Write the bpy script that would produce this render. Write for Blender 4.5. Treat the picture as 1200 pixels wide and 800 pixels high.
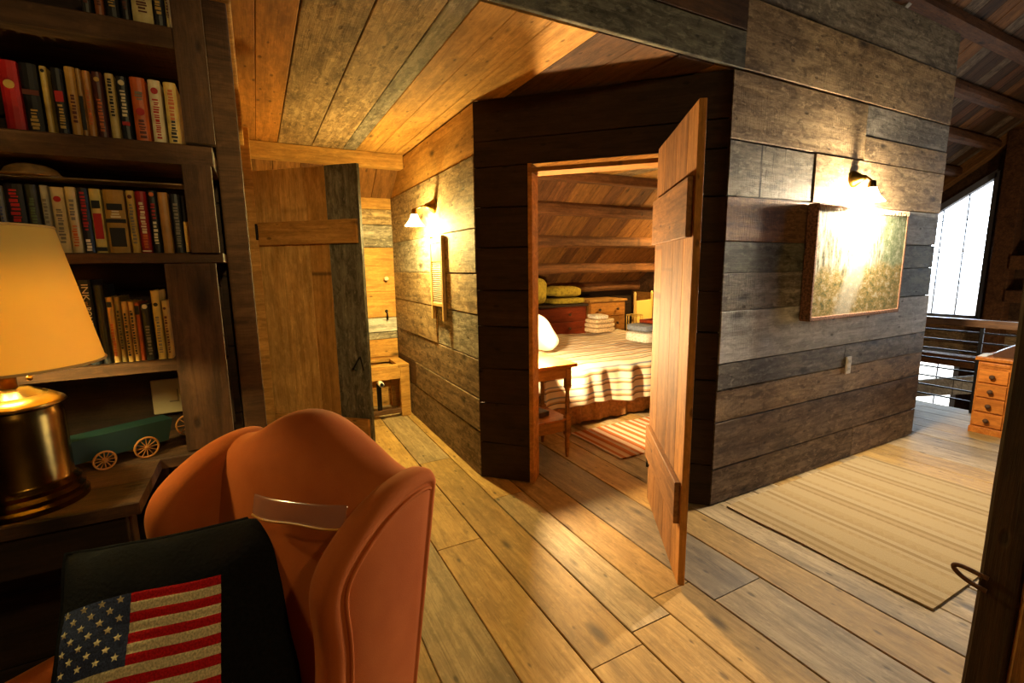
import bpy, bmesh, math, random
from mathutils import Vector, Matrix, noise as mnoise
random.seed(11)
PI = math.pi
for o in list(bpy.data.objects): bpy.data.objects.remove(o)
scene = bpy.context.scene
COL = scene.collection

# ---------------------------------------------------------------- camera
EYE = Vector((0, 0, 1.34)); FPX = 556.0
def _d(u, v): return Vector((u - 600, 400 - v, -FPX)).normalized()
_X = _d(1660, 298); _Y = _d(300, 316); _Y = (_Y - _X * _X.dot(_Y)).normalized(); _Z = _X.cross(_Y)
CR = Matrix((_X, _Y, _Z))                       # camera axes -> room axes
cam = bpy.data.objects.new('camera', bpy.data.cameras.new('camera')); COL.objects.link(cam)
cam.data.sensor_width = 36; cam.data.lens = FPX / 1200 * 36; cam.data.clip_start = .02
cam.matrix_world = Matrix.Translation(EYE) @ CR.to_4x4()
scene.camera = cam
def ony(u, v, y):
    r = CR @ _d(u, v); return EYE + r * (y / r.y)

# ---------------------------------------------------------------- world, exposure, lights
w = bpy.data.worlds.new('daylight'); scene.world = w; w.use_nodes = True
_nt = w.node_tree; _tc = _nt.nodes.new('ShaderNodeTexCoord'); _sp = _nt.nodes.new('ShaderNodeSeparateXYZ'); _rp = _nt.nodes.new('ShaderNodeValToRGB')
_nt.links.new(_tc.outputs['Generated'], _sp.inputs[0]); _mr = _nt.nodes.new('ShaderNodeMapRange'); _mr.inputs[1].default_value = -1; _nt.links.new(_sp.outputs['Z'], _mr.inputs[0]); _nt.links.new(_mr.outputs[0], _rp.inputs[0])
_rp.color_ramp.elements[0].position = .47; _rp.color_ramp.elements[0].color = (.2, .2, .19, 1)      # pale ground
_rp.color_ramp.elements[1].position = .50; _rp.color_ramp.elements[1].color = (.74, .88, 1.0, 1)      # overcast sky
_nt.links.new(_rp.outputs[0], _nt.nodes['Background'].inputs[0])
_nt.nodes['Background'].inputs[1].default_value = 14.0
vs = scene.view_settings
vs.view_transform = 'Standard'; vs.look = 'None'; vs.exposure = 0.4; vs.gamma = 1; vs.use_curve_mapping = False
scene.cycles.use_denoising = True
scene.cycles.sample_clamp_indirect = 6
scene.cycles.max_bounces = 8; scene.cycles.diffuse_bounces = 5

def point(name, loc, power, col, rad=.03):
    l = bpy.data.lights.new(name, 'POINT'); l.energy = power; l.color = col; l.shadow_soft_size = rad
    o = bpy.data.objects.new(name, l); COL.objects.link(o); o.location = loc; return o
def spot(name, loc, aim, power, col, angle=120, blend=.6, rad=.04):
    l = bpy.data.lights.new(name, 'SPOT'); l.energy = power; l.color = col; l.shadow_soft_size = rad
    l.spot_size = math.radians(angle); l.spot_blend = blend
    o = bpy.data.objects.new(name, l); COL.objects.link(o); o.location = loc
    o.rotation_euler = (Vector(aim) - Vector(loc)).to_track_quat('-Z', 'Y').to_euler(); return o
HALL_BULB = (1.04, 3.44, 1.635); WALL_BULB = (3.23, 1.555, 1.685); FAR_BULB = (5.22, 4.45, 1.82); BED_BULB = (1.70, 2.84, .915)
point('hall_sconce_light', HALL_BULB, 135, (1.0, .77, .25), .03)
point('wall_sconce_light', WALL_BULB, 190, (1.0, .84, .60), .03)
point('bedside_light', BED_BULB, 230, (1.0, .70, .34), .04)
point('room_ceiling_light', (.5, -1.5, 2.6), 46, (1.0, .74, .32), .06)
point('bedroom_sconce_light', FAR_BULB, 120, (1.0, .66, .22), .04)
point('table_lamp_light', (-.464, 1.31, 1.205), 10.5, (1.0, .82, .34), .025)
point('lower_floor_fill', (7.4, .6, -.4), 70, (1.0, .78, .5), .08)  # added fill without a fixture, lifts the gable boards, railing view and roof
spot('hall_fill_spot', (.42, -.9, 2.5), (.3, 3.2, 1.1), 130, (1.0, .74, .3), 27, .9, .05)  # added unseen spot, aimed to brighten the closet door face
def portal(loc, sy, sz):
    l = bpy.data.lights.new('window_portal', 'AREA'); l.shape = 'RECTANGLE'; l.size = sy; l.size_y = sz
    l.cycles.is_portal = True
    o = bpy.data.objects.new('window_portal', l); COL.objects.link(o); o.location = loc
    o.rotation_euler = Vector((-1, 0, 0)).to_track_quat('-Z', 'Z').to_euler()

# ---------------------------------------------------------------- helpers
def lin(c):
    return tuple((x / 255 / 12.92 if x / 255 <= .04045 else ((x / 255 + .055) / 1.055) ** 2.4) for x in c) + (1,)
def new_mat(name):
    m = bpy.data.materials.new(name); m.use_nodes = True
    nt = m.node_tree; return m, nt, nt.nodes['Principled BSDF']
def N(nt, kind, **kw):
    n = nt.nodes.new(kind)
    for k, v in kw.items():
        if k.startswith('i_'):
            key = k[2:]; key = int(key) if key.isdigit() else key
            n.inputs[key].default_value = v
        else: setattr(n, k, v)
    return n
def L(nt, a, b): nt.links.new(a, b)
def ramp(nt, src, stops):
    r = nt.nodes.new('ShaderNodeValToRGB'); L(nt, src, r.inputs[0])
    e = r.color_ramp.elements
    while len(e) < len(stops): e.new(.5)
    for i, (p, c) in enumerate(stops): e[i].position = p; e[i].color = c if len(c) == 4 else c + (1,)
    return r.outputs[0]
def mixc(nt, fac, a, b, mode='MIX'):
    m = nt.nodes.new('ShaderNodeMix'); m.data_type = 'RGBA'; m.blend_type = mode
    for s, v in ((0, fac), (6, a), (7, b)):
        if hasattr(v, 'is_output'): L(nt, v, m.inputs[s])
        else: m.inputs[s].default_value = v
    return m.outputs[2]
def math_(nt, op, a, b=None, c=None):
    m = nt.nodes.new('ShaderNodeMath'); m.operation = op
    for i, v in enumerate((a, b, c)):
        if v is None: continue
        if hasattr(v, 'is_output'): L(nt, v, m.inputs[i])
        else: m.inputs[i].default_value = v
    return m.outputs[0]

def wood(name, light, dark, deep=None, rough=.75, vary=.3, stain=.55, bump=.5, streaks=0, saw=0, axis=0, spec=.25, mottle=.35):
    """weathered plank wood, grain along the local x of each board"""
    m, nt, b = new_mat(name)
    deep = deep or tuple(x * .45 for x in dark)
    tc = N(nt, 'ShaderNodeTexCoord'); oi = N(nt, 'ShaderNodeObjectInfo')
    off = N(nt, 'ShaderNodeVectorMath', operation='SCALE'); off.inputs[0].default_value = (37.1, 19.7, 11.3); L(nt, oi.outputs['Random'], off.inputs['Scale'])
    add = N(nt, 'ShaderNodeVectorMath', operation='ADD'); L(nt, tc.outputs['Object'], add.inputs[0]); L(nt, off.outputs[0], add.inputs[1])
    def mapped(sx, sy):
        mp = N(nt, 'ShaderNodeMapping'); s = [sy, sy, sy]; s[axis] = sx
        mp.inputs['Scale'].default_value = s; L(nt, add.outputs[0], mp.inputs[0]); return mp.outputs[0]
    def nz(vec, scale, detail=5, r=.6, dist=0):
        n = N(nt, 'ShaderNodeTexNoise'); n.inputs['Scale'].default_value = scale; n.inputs['Detail'].default_value = detail
        n.inputs['Roughness'].default_value = r; n.inputs['Distortion'].default_value = dist; L(nt, vec, n.inputs['Vector']); return n.outputs['Fac']
    grain = nz(mapped(.9, 11), 2.2, 6, .65, .8)
    fine = nz(mapped(3, 90), 2.0, 4, .7)
    blot = nz(mapped(1.1, 3.2), 1.7, 4, .6, .4)
    col = mixc(nt, ramp(nt, grain, [(.3, (0, 0, 0)), (.68, (1, 1, 1))]), lin(dark), lin(light))
    col = mixc(nt, math_(nt, 'MULTIPLY', ramp(nt, blot, [(.48, (0, 0, 0)), (.75, (1, 1, 1))]), stain), col, lin(deep))
    col = mixc(nt, math_(nt, 'MULTIPLY', ramp(nt, fine, [(.52, (0, 0, 0)), (.72, (1, 1, 1))]), .45), col, lin(deep))
    if mottle:
        mo = nz(mapped(9, 22), 1.0, 6, .75, .6)
        col = mixc(nt, math_(nt, 'MULTIPLY', ramp(nt, mo, [(.44, (0, 0, 0)), (.62, (1, 1, 1))]), mottle), col, lin(tuple(x * .62 for x in dark)))
        mo2 = nz(mapped(14, 30), 1.3, 5, .7, .3)
        col = mixc(nt, math_(nt, 'MULTIPLY', ramp(nt, mo2, [(.54, (0, 0, 0)), (.7, (1, 1, 1))]), mottle * .7), col, lin(tuple(min(255, x * 1.2) for x in light)))
    # knots
    def flat2(sx, sy):
        if axis == 0: return mapped(sx, sy)
        sw = N(nt, 'ShaderNodeSeparateXYZ'); L(nt, mapped(sx, sy), sw.inputs[0]); cb_ = N(nt, 'ShaderNodeCombineXYZ'); L(nt, sw.outputs[axis], cb_.inputs[0])
        L(nt, math_(nt, 'ADD', sw.outputs[(axis + 1) % 3], sw.outputs[(axis + 2) % 3]), cb_.inputs[1]); return cb_.outputs[0]
    vo = N(nt, 'ShaderNodeTexVoronoi', voronoi_dimensions='2D'); vo.inputs['Scale'].default_value = 1.7; L(nt, flat2(1.0, 2.6), vo.inputs['Vector'])
    sepc = N(nt, 'ShaderNodeSeparateColor'); L(nt, vo.outputs['Color'], sepc.inputs[0])
    gate = math_(nt, 'MULTIPLY', math_(nt, 'SUBTRACT', 1.0, sepc.outputs[0]), .22)
    kn = ramp(nt, math_(nt, 'ADD', math_(nt, 'ADD', vo.outputs['Distance'], gate), math_(nt, 'MULTIPLY', fine, .06)), [(.075, (1, 1, 1)), (.17, (0, 0, 0))])
    col = mixc(nt, math_(nt, 'MULTIPLY', kn, .8), col, lin(tuple(x * .7 for x in deep)))
    # worm specks and nail stains
    v2 = N(nt, 'ShaderNodeTexVoronoi', voronoi_dimensions='2D'); v2.inputs['Scale'].default_value = 8; L(nt, flat2(.6, 1.3), v2.inputs['Vector'])
    sp2 = N(nt, 'ShaderNodeSeparateColor'); L(nt, v2.outputs['Color'], sp2.inputs[0])
    sp = ramp(nt, math_(nt, 'ADD', v2.outputs['Distance'], math_(nt, 'MULTIPLY', sp2.outputs[0], .16)), [(.06, (1, 1, 1)), (.12, (0, 0, 0))])
    col = mixc(nt, math_(nt, 'MULTIPLY', sp, .6), col, lin(tuple(x * .5 for x in deep)))
    if streaks:
        sv = nz(mapped(26, 1.3), 1.0, 3, .5, .3)
        col = mixc(nt, math_(nt, 'MULTIPLY', ramp(nt, sv, [(.62, (0, 0, 0)), (.68, (1, 1, 1))]), streaks), col, lin((26, 22, 18)))
    var = math_(nt, 'MULTIPLY_ADD', oi.outputs['Random'], vary, 1 - vary * .5)
    vc = N(nt, 'ShaderNodeCombineColor'); [L(nt, var, vc.inputs[i]) for i in range(3)]
    col = mixc(nt, 1.0, col, vc.outputs[0], 'MULTIPLY')
    L(nt, col, b.inputs['Base Color'])
    b.inputs['Roughness'].default_value = rough; b.inputs['Specular IOR Level'].default_value = spec
    h = math_(nt, 'ADD', math_(nt, 'MULTIPLY', grain, .6), math_(nt, 'MULTIPLY', fine, .4))
    h = math_(nt, 'SUBTRACT', h, math_(nt, 'MULTIPLY', math_(nt, 'ADD', kn, sp), .5))
    if saw:
        wv = N(nt, 'ShaderNodeTexNoise'); wv.inputs['Scale'].default_value = 1; L(nt, mapped(160, 9), wv.inputs['Vector'])
        h = math_(nt, 'ADD', h, math_(nt, 'MULTIPLY', wv.outputs['Fac'], saw))
    bp = N(nt, 'ShaderNodeBump'); bp.inputs['Strength'].default_value = bump; bp.inputs['Distance'].default_value = .006
    L(nt, h, bp.inputs['Height']); L(nt, bp.outputs[0], b.inputs['Normal'])
    return m
def plain(name, c, rough=.6, metal=0, vary=0, emit=None, estr=0, nscale=0, namt=.2, bump=0, spec=.4, sheen=0, trans=0, ior=1.45):
    m, nt, b = new_mat(name)
    b.inputs['Base Color'].default_value = lin(c); b.inputs['Roughness'].default_value = rough; b.inputs['Metallic'].default_value = metal
    b.inputs['Specular IOR Level'].default_value = spec
    if sheen: b.inputs['Sheen Weight'].default_value = sheen; b.inputs['Sheen Roughness'].default_value = .4
    if trans: b.inputs['Transmission Weight'].default_value = trans; b.inputs['IOR'].default_value = ior
    if emit: b.inputs['Emission Color'].default_value = lin(emit); b.inputs['Emission Strength'].default_value = estr
    if nscale:
        tc = N(nt, 'ShaderNodeTexCoord'); n = N(nt, 'ShaderNodeTexNoise'); n.inputs['Scale'].default_value = nscale; n.inputs['Detail'].default_value = 5
        L(nt, tc.outputs['Object'], n.inputs['Vector'])
        c2 = lin(tuple(x * (1 - namt) for x in c)); c3 = lin(tuple(min(255, x * (1 + namt * .5)) for x in c))
        L(nt, ramp(nt, n.outputs['Fac'], [(.3, c2), (.7, c3)]), b.inputs['Base Color'])
        if bump:
            bp = N(nt, 'ShaderNodeBump'); bp.inputs['Strength'].default_value = bump; bp.inputs['Distance'].default_value = .004
            L(nt, n.outputs['Fac'], bp.inputs['Height']); L(nt, bp.outputs[0], b.inputs['Normal'])
    return m

def link(name, me, mat, parent=None, smooth=False):
    o = bpy.data.objects.new(name, me); COL.objects.link(o)
    if mat is not None:
        for x in (mat if isinstance(mat, (list, tuple)) else [mat]): me.materials.append(x)
    if smooth:
        for p in me.polygons: p.use_smooth = True
    if parent is not None: o.parent = parent
    return o
def tag(o, label=None, cat=None, group=None, kind=None):
    if label: o['label'] = label
    if cat: o['category'] = cat
    if group: o['group'] = group
    if kind: o['kind'] = kind
    return o
def thing(name, label, cat, loc=(0, 0, 0), rotz=0, group=None):
    o = bpy.data.objects.new(name, None); COL.objects.link(o); o.empty_display_size = .05
    o.location = loc; o.rotation_euler = (0, 0, rotz)
    return tag(o, label, cat, group)
def struct(name, b, mat, label):
    o = b.build(name, mat); tag(o, label, None, None, 'structure'); return o

class MB:
    def __init__(s): s.v = []; s.f = []
    def add(s, vs, fs):
        n = len(s.v); s.v += [tuple(v) for v in vs]; s.f += [tuple(i + n for i in f) for f in fs]; return s
    def box(s, a, b, c=0):
        x0, y0, z0 = a; x1, y1, z1 = b
        if not c:
            return s.add([(x0, y0, z0), (x1, y0, z0), (x1, y1, z0), (x0, y1, z0), (x0, y0, z1), (x1, y0, z1), (x1, y1, z1), (x0, y1, z1)],
                  [(0, 3, 2, 1), (4, 5, 6, 7), (0, 1, 5, 4), (1, 2, 6, 5), (2, 3, 7, 6), (3, 0, 4, 7)])
        bm = bmesh.new(); bmesh.ops.create_cube(bm, size=1)
        for v in bm.verts: v.co = ((x0 + x1) / 2 + v.co.x * (x1 - x0), (y0 + y1) / 2 + v.co.y * (y1 - y0), (z0 + z1) / 2 + v.co.z * (z1 - z0))
        bmesh.ops.bevel(bm, geom=list(bm.edges), offset=c, segments=2, affect='EDGES', profile=.5)
        bm.verts.index_update(); s.add([v.co[:] for v in bm.verts], [[v.index for v in f.verts] for f in bm.faces]); bm.free(); return s
    def prism(s, poly, axis, a, b):
        def P(p, t): return {0: (t, p[0], p[1]), 1: (p[0], t, p[1]), 2: (p[0], p[1], t)}[axis]
        n = len(poly)
        return s.add([P(p, a) for p in poly] + [P(p, b) for p in poly],
                     [tuple(range(n))[::-1], tuple(range(n, 2 * n))] + [(i, (i + 1) % n, n + (i + 1) % n, n + i) for i in range(n)])
    def lathe(s, prof, c=(0, 0, 0), n=28, axis=2, caps=True):
        vs = []
        for r, h in prof:
            for k in range(n):
                a = 2 * PI * k / n; p = (r * math.cos(a), r * math.sin(a), h)
                if axis == 0: p = (p[2], p[0], p[1])
                if axis == 1: p = (p[1], p[2], p[0])
                vs.append((p[0] + c[0], p[1] + c[1], p[2] + c[2]))
        m = len(prof)
        fs = [(i * n + k, i * n + (k + 1) % n, (i + 1) * n + (k + 1) % n, (i + 1) * n + k) for i in range(m - 1) for k in range(n)]
        if caps: fs += [tuple(range(n))[::-1], tuple(range((m - 1) * n, m * n))]
        return s.add(vs, fs)
    def tube(s, pts, r, n=8, closed=False):
        pts = [Vector(p) for p in pts]; m = len(pts); vs = []; up = None
        for i, p in enumerate(pts):
            if closed: t = pts[(i + 1) % m] - pts[i - 1]
            else: t = pts[min(i + 1, m - 1)] - pts[max(i - 1, 0)]
            t.normalize()
            if up is None: up = Vector((0, 0, 1)) if abs(t.z) < .9 else Vector((1, 0, 0))
            x = up.cross(t)
            if x.length < 1e-4: x = Vector((1, 0, 0)).cross(t)
            x.normalize(); y = t.cross(x); up = y
            rr = r[i] if isinstance(r, (list, tuple)) else r
            vs += [p + x * rr * math.cos(2 * PI * k / n) + y * rr * math.sin(2 * PI * k / n) for k in range(n)]
        q = m if closed else m - 1
        fs = [(i * n + k, i * n + (k + 1) % n, ((i + 1) % m) * n + (k + 1) % n, ((i + 1) % m) * n + k) for i in range(q) for k in range(n)]
        if not closed: fs += [tuple(range(n))[::-1], tuple(range((m - 1) * n, m * n))]
        return s.add(vs, fs)
    def grid(s, fn, nu, nv, cu=False):
        vs = [fn(i / nu, j / nv) for j in range(nv + 1) for i in range(nu + 1)]
        return s.add(vs, [(j * (nu + 1) + i, j * (nu + 1) + i + 1, (j + 1) * (nu + 1) + i + 1, (j + 1) * (nu + 1) + i) for j in range(nv) for i in range(nu)])
    def soft(s, c, half, e=.45, nu=24, nv=14, fn=None):
        """rounded cushion-like block (superellipsoid)"""
        def sg(x, p): return math.copysign(abs(x) ** p, x)
        vs = []
        for j in range(nv + 1):
            ph = -PI / 2 + PI * j / nv
            for i in range(nu):
                th = 2 * PI * i / nu
                p = Vector((half[0] * sg(math.cos(ph), e) * sg(math.cos(th), e), half[1] * sg(math.cos(ph), e) * sg(math.sin(th), e), half[2] * sg(math.sin(ph), e)))
                if fn: p = fn(p)
                vs.append(Vector(c) + p)
        return s.add(vs, [(j * nu + i, j * nu + (i + 1) % nu, (j + 1) * nu + (i + 1) % nu, (j + 1) * nu + i) for j in range(nv) for i in range(nu)])
    def mesh(s, name):
        me = bpy.data.meshes.new(name); me.from_pydata(s.v, [], s.f); me.validate()
        bm = bmesh.new(); bm.from_mesh(me); bmesh.ops.remove_doubles(bm, verts=bm.verts, dist=1e-5)
        bmesh.ops.recalc_face_normals(bm, faces=bm.faces); bm.to_mesh(me); bm.free(); return me
    def build(s, name, mat, parent=None, smooth=False, auto=None):
        o = link(name, s.mesh(name), mat, parent, smooth)
        if auto:
            for p in o.data.polygons: p.use_smooth = True
            o.data.set_sharp_from_angle(angle=math.radians(auto))
        return o

def board(parent, a, b, wdir, width, thick, mat, name='plank', jit=.0, taper=0, ch=.003):
    """one sawn board: centre line of its FRONT face from a to b, wdir across; the face looks along (b-a) x wdir"""
    a = Vector(a); b = Vector(b); x = (b - a); ln = x.length; x.normalize()
    y = Vector(wdir); y = (y - x * y.dot(x)).normalized(); z = x.cross(y)
    h = ln / 2; t = thick; r = random.uniform
    t0 = r(-taper, taper); t1 = r(-taper, taper)
    vs = []
    ns = 2
    for k in range(ns):
        s = -h if k == 0 else h; hw = width / 2 + (t0 if k == 0 else t1)
        for (u, q) in ((-hw, -t), (-hw, -ch), (-hw + ch, 0), (hw - ch, 0), (hw, -ch), (hw, -t)): vs.append((s, u, q))
    fs = [(0, 1, 2, 3, 4, 5)[::-1], (6, 7, 8, 9, 10, 11)] + [(i, (i + 1) % 6, 6 + (i + 1) % 6, 6 + i) for i in range(6)]
    me = bpy.data.meshes.new(name); me.from_pydata(vs, [], [f[::-1] for f in fs])
    o = link(name, me, mat, parent)
    mw = Matrix((x, y, z)).transposed().to_4x4(); mw.translation = (a + b) / 2 + z * r(-jit, jit)
    o.matrix_basis = mw
    return o

def text_mesh(name, s, size, mat, parent, mw, width=None, ext=.0004):
    c = bpy.data.curves.new(name, 'FONT'); c.body = s; c.size = size; c.align_x = 'CENTER'; c.align_y = 'CENTER'; c.extrude = ext; c.resolution_u = 2
    t = bpy.data.objects.new(name, c); COL.objects.link(t)
    dg = bpy.context.evaluated_depsgraph_get(); me = bpy.data.meshes.new_from_object(t.evaluated_get(dg))
    bpy.data.objects.remove(t)
    if width:
        xs = [v.co.x for v in me.vertices]; ww = max(xs) - min(xs)
        for v in me.vertices: v.co.x *= width / ww
    o = link(name, me, mat, parent); o.matrix_basis = mw; return o

# ---------------------------------------------------------------- materials
W = {}
W['grey'] = wood('grey_barnwood', (172, 162, 144), (104, 93, 78), bump=.8, saw=.5, mottle=.75)
W['pale'] = wood('pale_barnwood', (212, 208, 200), (158, 152, 142), bump=.9, saw=.5, mottle=.45)
W['streak'] = wood('streaked_barnwood', (186, 174, 150), (130, 116, 94), bump=.9, streaks=.9, saw=.4, mottle=.75)
W['tan'] = wood('tan_barnwood', (192, 164, 122), (128, 100, 66), bump=.8, saw=.6, mottle=.75)
W['rust'] = wood('rusty_barnwood', (172, 126, 80), (124, 84, 50), bump=.8, saw=.7, mottle=.75)
W['olive'] = wood('olive_barnwood', (130, 126, 106), (76, 72, 58), bump=.7, mottle=.75)
W['brown'] = wood('brown_barnwood', (154, 130, 102), (94, 75, 55), bump=.6, saw=.4, mottle=.75)
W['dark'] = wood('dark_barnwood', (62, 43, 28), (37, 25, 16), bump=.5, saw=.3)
W['mid'] = wood('umber_barnwood', (104, 72, 44), (62, 42, 26), bump=.5, saw=.3)
W['honey'] = wood('honey_pine', (204, 154, 80), (156, 110, 48), bump=.35, stain=.4)
W['amber'] = wood('amber_pine', (192, 132, 60), (140, 92, 36), bump=.35, stain=.4)
W['floor'] = wood('floor_pine', (184, 148, 88), (142, 108, 56), (86, 62, 30), bump=.25, rough=.6, stain=.45, spec=.25)
W['floor2'] = wood('floor_pine_grey', (176, 152, 114), (126, 104, 72), (70, 56, 40), bump=.3, rough=.6, stain=.5, spec=.25)
W['floor3'] = wood('floor_oak_dark', (136, 116, 86), (90, 74, 54), (50, 40, 30), bump=.35, rough=.55, saw=.4, spec=.4)
W['leaf'] = wood('golden_door_boards', (218, 176, 104), (170, 126, 62), bump=.35, stain=.4)
W['door'] = wood('brown_door_boards', (158, 108, 56), (108, 70, 32), bump=.35, stain=.4)
W['timber'] = wood('hewn_timber', (132, 86, 48), (78, 48, 26), bump=.9)
W['red'] = wood('red_stained_wood', (150, 62, 28), (104, 38, 16), bump=.2, rough=.45, stain=.3)
W['pine'] = wood('orange_pine_furniture', (204, 126, 48), (164, 88, 28), bump=.15, rough=.4, stain=.25)
BACK = wood('dark_gap_wood', (38, 28, 20), (22, 16, 11), bump=.1)
IRON = plain('black_iron', (22, 20, 19), .5, .6)
BRASS = plain('aged_brass', (150, 112, 46), .28, 1, nscale=14, namt=.35)
WHITE = plain('white_plastic', (222, 214, 196), .4)

# ================================================================ STRUCTURE
def zr(y): return 1.98 + .75 * (4.6 - y)        # underside of the roof boards

# floor --------------------------------------------------------
fl = struct('floor', MB().box((-2.6, -2.7, -.16), (5.6, 6.0, -.024)), BACK, 'loft floor of wide old pine planks')
seams = [-.95, -.72, -.5, -.27, -.03, .19, .42, .65, .88, 1.11, 1.31, 1.52, 1.81, 2.03, 2.25, 2.5, 2.7, 2.93, 3.15, 3.4, 3.6, 3.83, 4.05, 4.28, 4.5, 4.72, 4.95, 5.2, 5.4, 5.6]
cuts = {.65: [2.02, 4.0], .88: [1.12, 3.05], 1.11: [1.18, 2.35], 1.31: [1.28, 2.6], 1.52: [1.15, 3.2], .42: [.9, 2.7], 1.81: [.2, 2.9]}
for i in range(len(seams) - 1):
    a, b = seams[i], seams[i + 1]
    ys = [-1.6] + sorted(cuts.get(a, [random.uniform(.1, 1.4) if a < 2 else random.uniform(-1, .4), random.uniform(2.2, 3.8)])) + [6.0]
    for j in range(len(ys) - 1):
        if a < .6: m = random.choice(['floor', 'floor2', 'floor'])
        elif a < 1.5: m = random.choice(['floor', 'floor', 'floor', 'floor2'])
        else: m = random.choice(['floor2', 'floor', 'floor', 'floor2', 'floor'])
        if a == 1.52 and j == 1: m = 'floor3'
        if a == 1.52 and j == 0: m = 'floor2'
        g = .0022
        board(fl, ((a + b) / 2, ys[j + 1] - g, -.001), ((a + b) / 2, ys[j] + g, -.001), (1, 0, 0), b - a - 2 * g, .022, W[m], jit=.0012, taper=.0015)

def rows_wall(parent, p, q, rows, n, thick=.02, gap=.0055, jit=.003, taper=.003):
    """horizontal planks between plan points p and q, facing n"""
    p = Vector((p[0], p[1], 0)); q = Vector((q[0], q[1], 0)); d = (q - p).normalized(); ln = (q - p).length; n = Vector(n)
    for z0, z1, segs in rows:
        for s0, s1, m in segs:
            a = p + d * (s0 * ln + gap * .5); b = p + d * (s1 * ln - gap * .5); zc = (z0 + z1) / 2
            a.z = b.z = zc
            wd = Vector((0, 0, 1))
            if (b - a).cross(wd).dot(n) < 0: a, b = b, a
            board(parent, a, b, wd, z1 - z0 - gap, thick, W[m], jit=jit, taper=taper)

# wall with sconce and tapestry (faces -y), and its header over the hall --------
LY = 1.672
wr = struct('wall_right', MB().prism([(2.16, LY + .022), (4.417, LY + .022), (4.417, LY + .1), (2.22, LY + .1)], 2, 0, 2.28).box((-.12, LY + .022, 2.305), (4.417, LY + .1, 2.88)), BACK,
            'wall of weathered grey barn boards with a sconce and tapestry')
def fx(x): return (x - 2.13) / (4.42 - 2.13)
R = [(0, .212, [(0, .62, 'brown'), (.62, 1, 'brown')]), (.212, .48, [(0, 1, 'brown')]), (.48, .66, [(0, 1, 'tan')]), (.66, .81, [(0, .53, 'grey'), (.53, 1, 'grey')]),
     (.81, 1.09, [(0, 1, 'pale')]), (1.09, 1.29, [(0, .5, 'grey'), (.5, 1, 'olive')]), (1.29, 1.45, [(0, .45, 'olive'), (.45, 1, 'olive')]),
     (1.45, 1.68, [(0, fx(2.95), 'rust'), (fx(2.95), 1, 'pale')]), (1.68, 1.95, [(0, fx(2.85), 'streak'), (fx(2.85), 1, 'tan')]),
     (1.95, 2.10, [(fx(3.35), 1, 'tan')]), (2.10, 2.28, [(fx(3.35), 1, 'grey')]), (1.95, 2.28, [(0, fx(3.35), 'tan')])]
rows_wall(wr, (2.13, LY), (4.42, LY), R, (0, -1, 0), jit=.004)
rows_wall(wr, (2.2, LY), (4.42, LY), [(2.283, 2.61, [(0, 1, 'tan')]), (2.61, 2.885, [(0, 1, 'grey')])], (0, -1, 0), jit=.004)
rows_wall(wr, (-.12, LY), (2.2, LY), [(2.283, 2.45, [(0, 1, 'olive')]), (2.45, 2.64, [(0, 1, 'mid')]), (2.64, 2.885, [(0, 1, 'olive')])], (0, -1, 0), jit=.003)

# hall wall with washboard (faces -x) -----------------------------
HX = 1.17
wh = struct('wall_hall', MB().box((HX + .022, 2.70, 0), (HX + .1, 4.62, 2.27)), BACK, 'hall wall of sawn barn boards under a sconce')
Rh = [(0, .3, [(0, 1, 'brown')]), (.3, .52, [(0, .7, 'brown'), (.7, 1, 'mid')]), (.52, .77, [(0, 1, 'brown')]), (.77, 1.05, [(0, .38, 'grey'), (.38, 1, 'tan')]),
      (1.05, 1.30, [(0, .36, 'tan'), (.36, 1, 'tan')]), (1.30, 1.57, [(0, .34, 'tan'), (.34, 1, 'grey')]), (1.57, 1.98, [(0, .31, 'tan'), (.31, 1, 'tan')]), (1.98, 2.27, [(0, 1, 'honey')])]
rows_wall(wh, (HX, 2.655), (HX, 4.6), Rh, (-1, 0, 0), jit=.004)

# angled wall with the bedroom door -------------------------------
CP = Vector((1.17, 2.655)); CQ = Vector((2.13, 1.675)); CD = (CQ - CP).normalized(); CN = Vector((CD.y, -CD.x))     # CN looks out to the hall
if CN.x > 0: CN = -CN
def cw(s, d=0): v = CP + CD * s + CN * d; return (v.x, v.y)
CL = (CQ - CP).length; J0, J1, HEAD = .33, 1.055, 1.91
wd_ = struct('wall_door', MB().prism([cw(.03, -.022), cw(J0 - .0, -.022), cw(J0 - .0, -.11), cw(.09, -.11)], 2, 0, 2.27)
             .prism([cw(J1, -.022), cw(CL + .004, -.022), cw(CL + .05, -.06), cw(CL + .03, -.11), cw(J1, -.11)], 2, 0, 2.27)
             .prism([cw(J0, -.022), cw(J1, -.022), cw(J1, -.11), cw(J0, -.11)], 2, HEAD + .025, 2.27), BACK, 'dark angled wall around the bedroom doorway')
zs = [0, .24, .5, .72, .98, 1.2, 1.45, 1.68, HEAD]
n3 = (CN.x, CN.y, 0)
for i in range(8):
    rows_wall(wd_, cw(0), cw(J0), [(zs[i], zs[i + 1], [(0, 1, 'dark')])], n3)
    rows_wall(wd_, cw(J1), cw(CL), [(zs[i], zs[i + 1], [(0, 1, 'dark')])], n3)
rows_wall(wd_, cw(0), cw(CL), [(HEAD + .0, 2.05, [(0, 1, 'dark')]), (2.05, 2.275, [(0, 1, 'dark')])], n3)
tr = struct('trim_1', MB().prism([cw(J0 - .002, .006), cw(J0 + .022, .006), cw(J0 + .022, -.13), cw(J0 - .002, -.13)], 2, 0, HEAD), W['amber'], 'bare wooden jambs lining the bedroom doorway')
for s0 in (J1 - .022,):
    MB().prism([cw(s0, .006), cw(s0 + .024, .006), cw(s0 + .024, -.13), cw(s0, -.13)], 2, 0, HEAD).build('jamb', W['amber'], tr)
a_, b_ = cw(J0, -.06), cw(J1, -.06)
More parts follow.
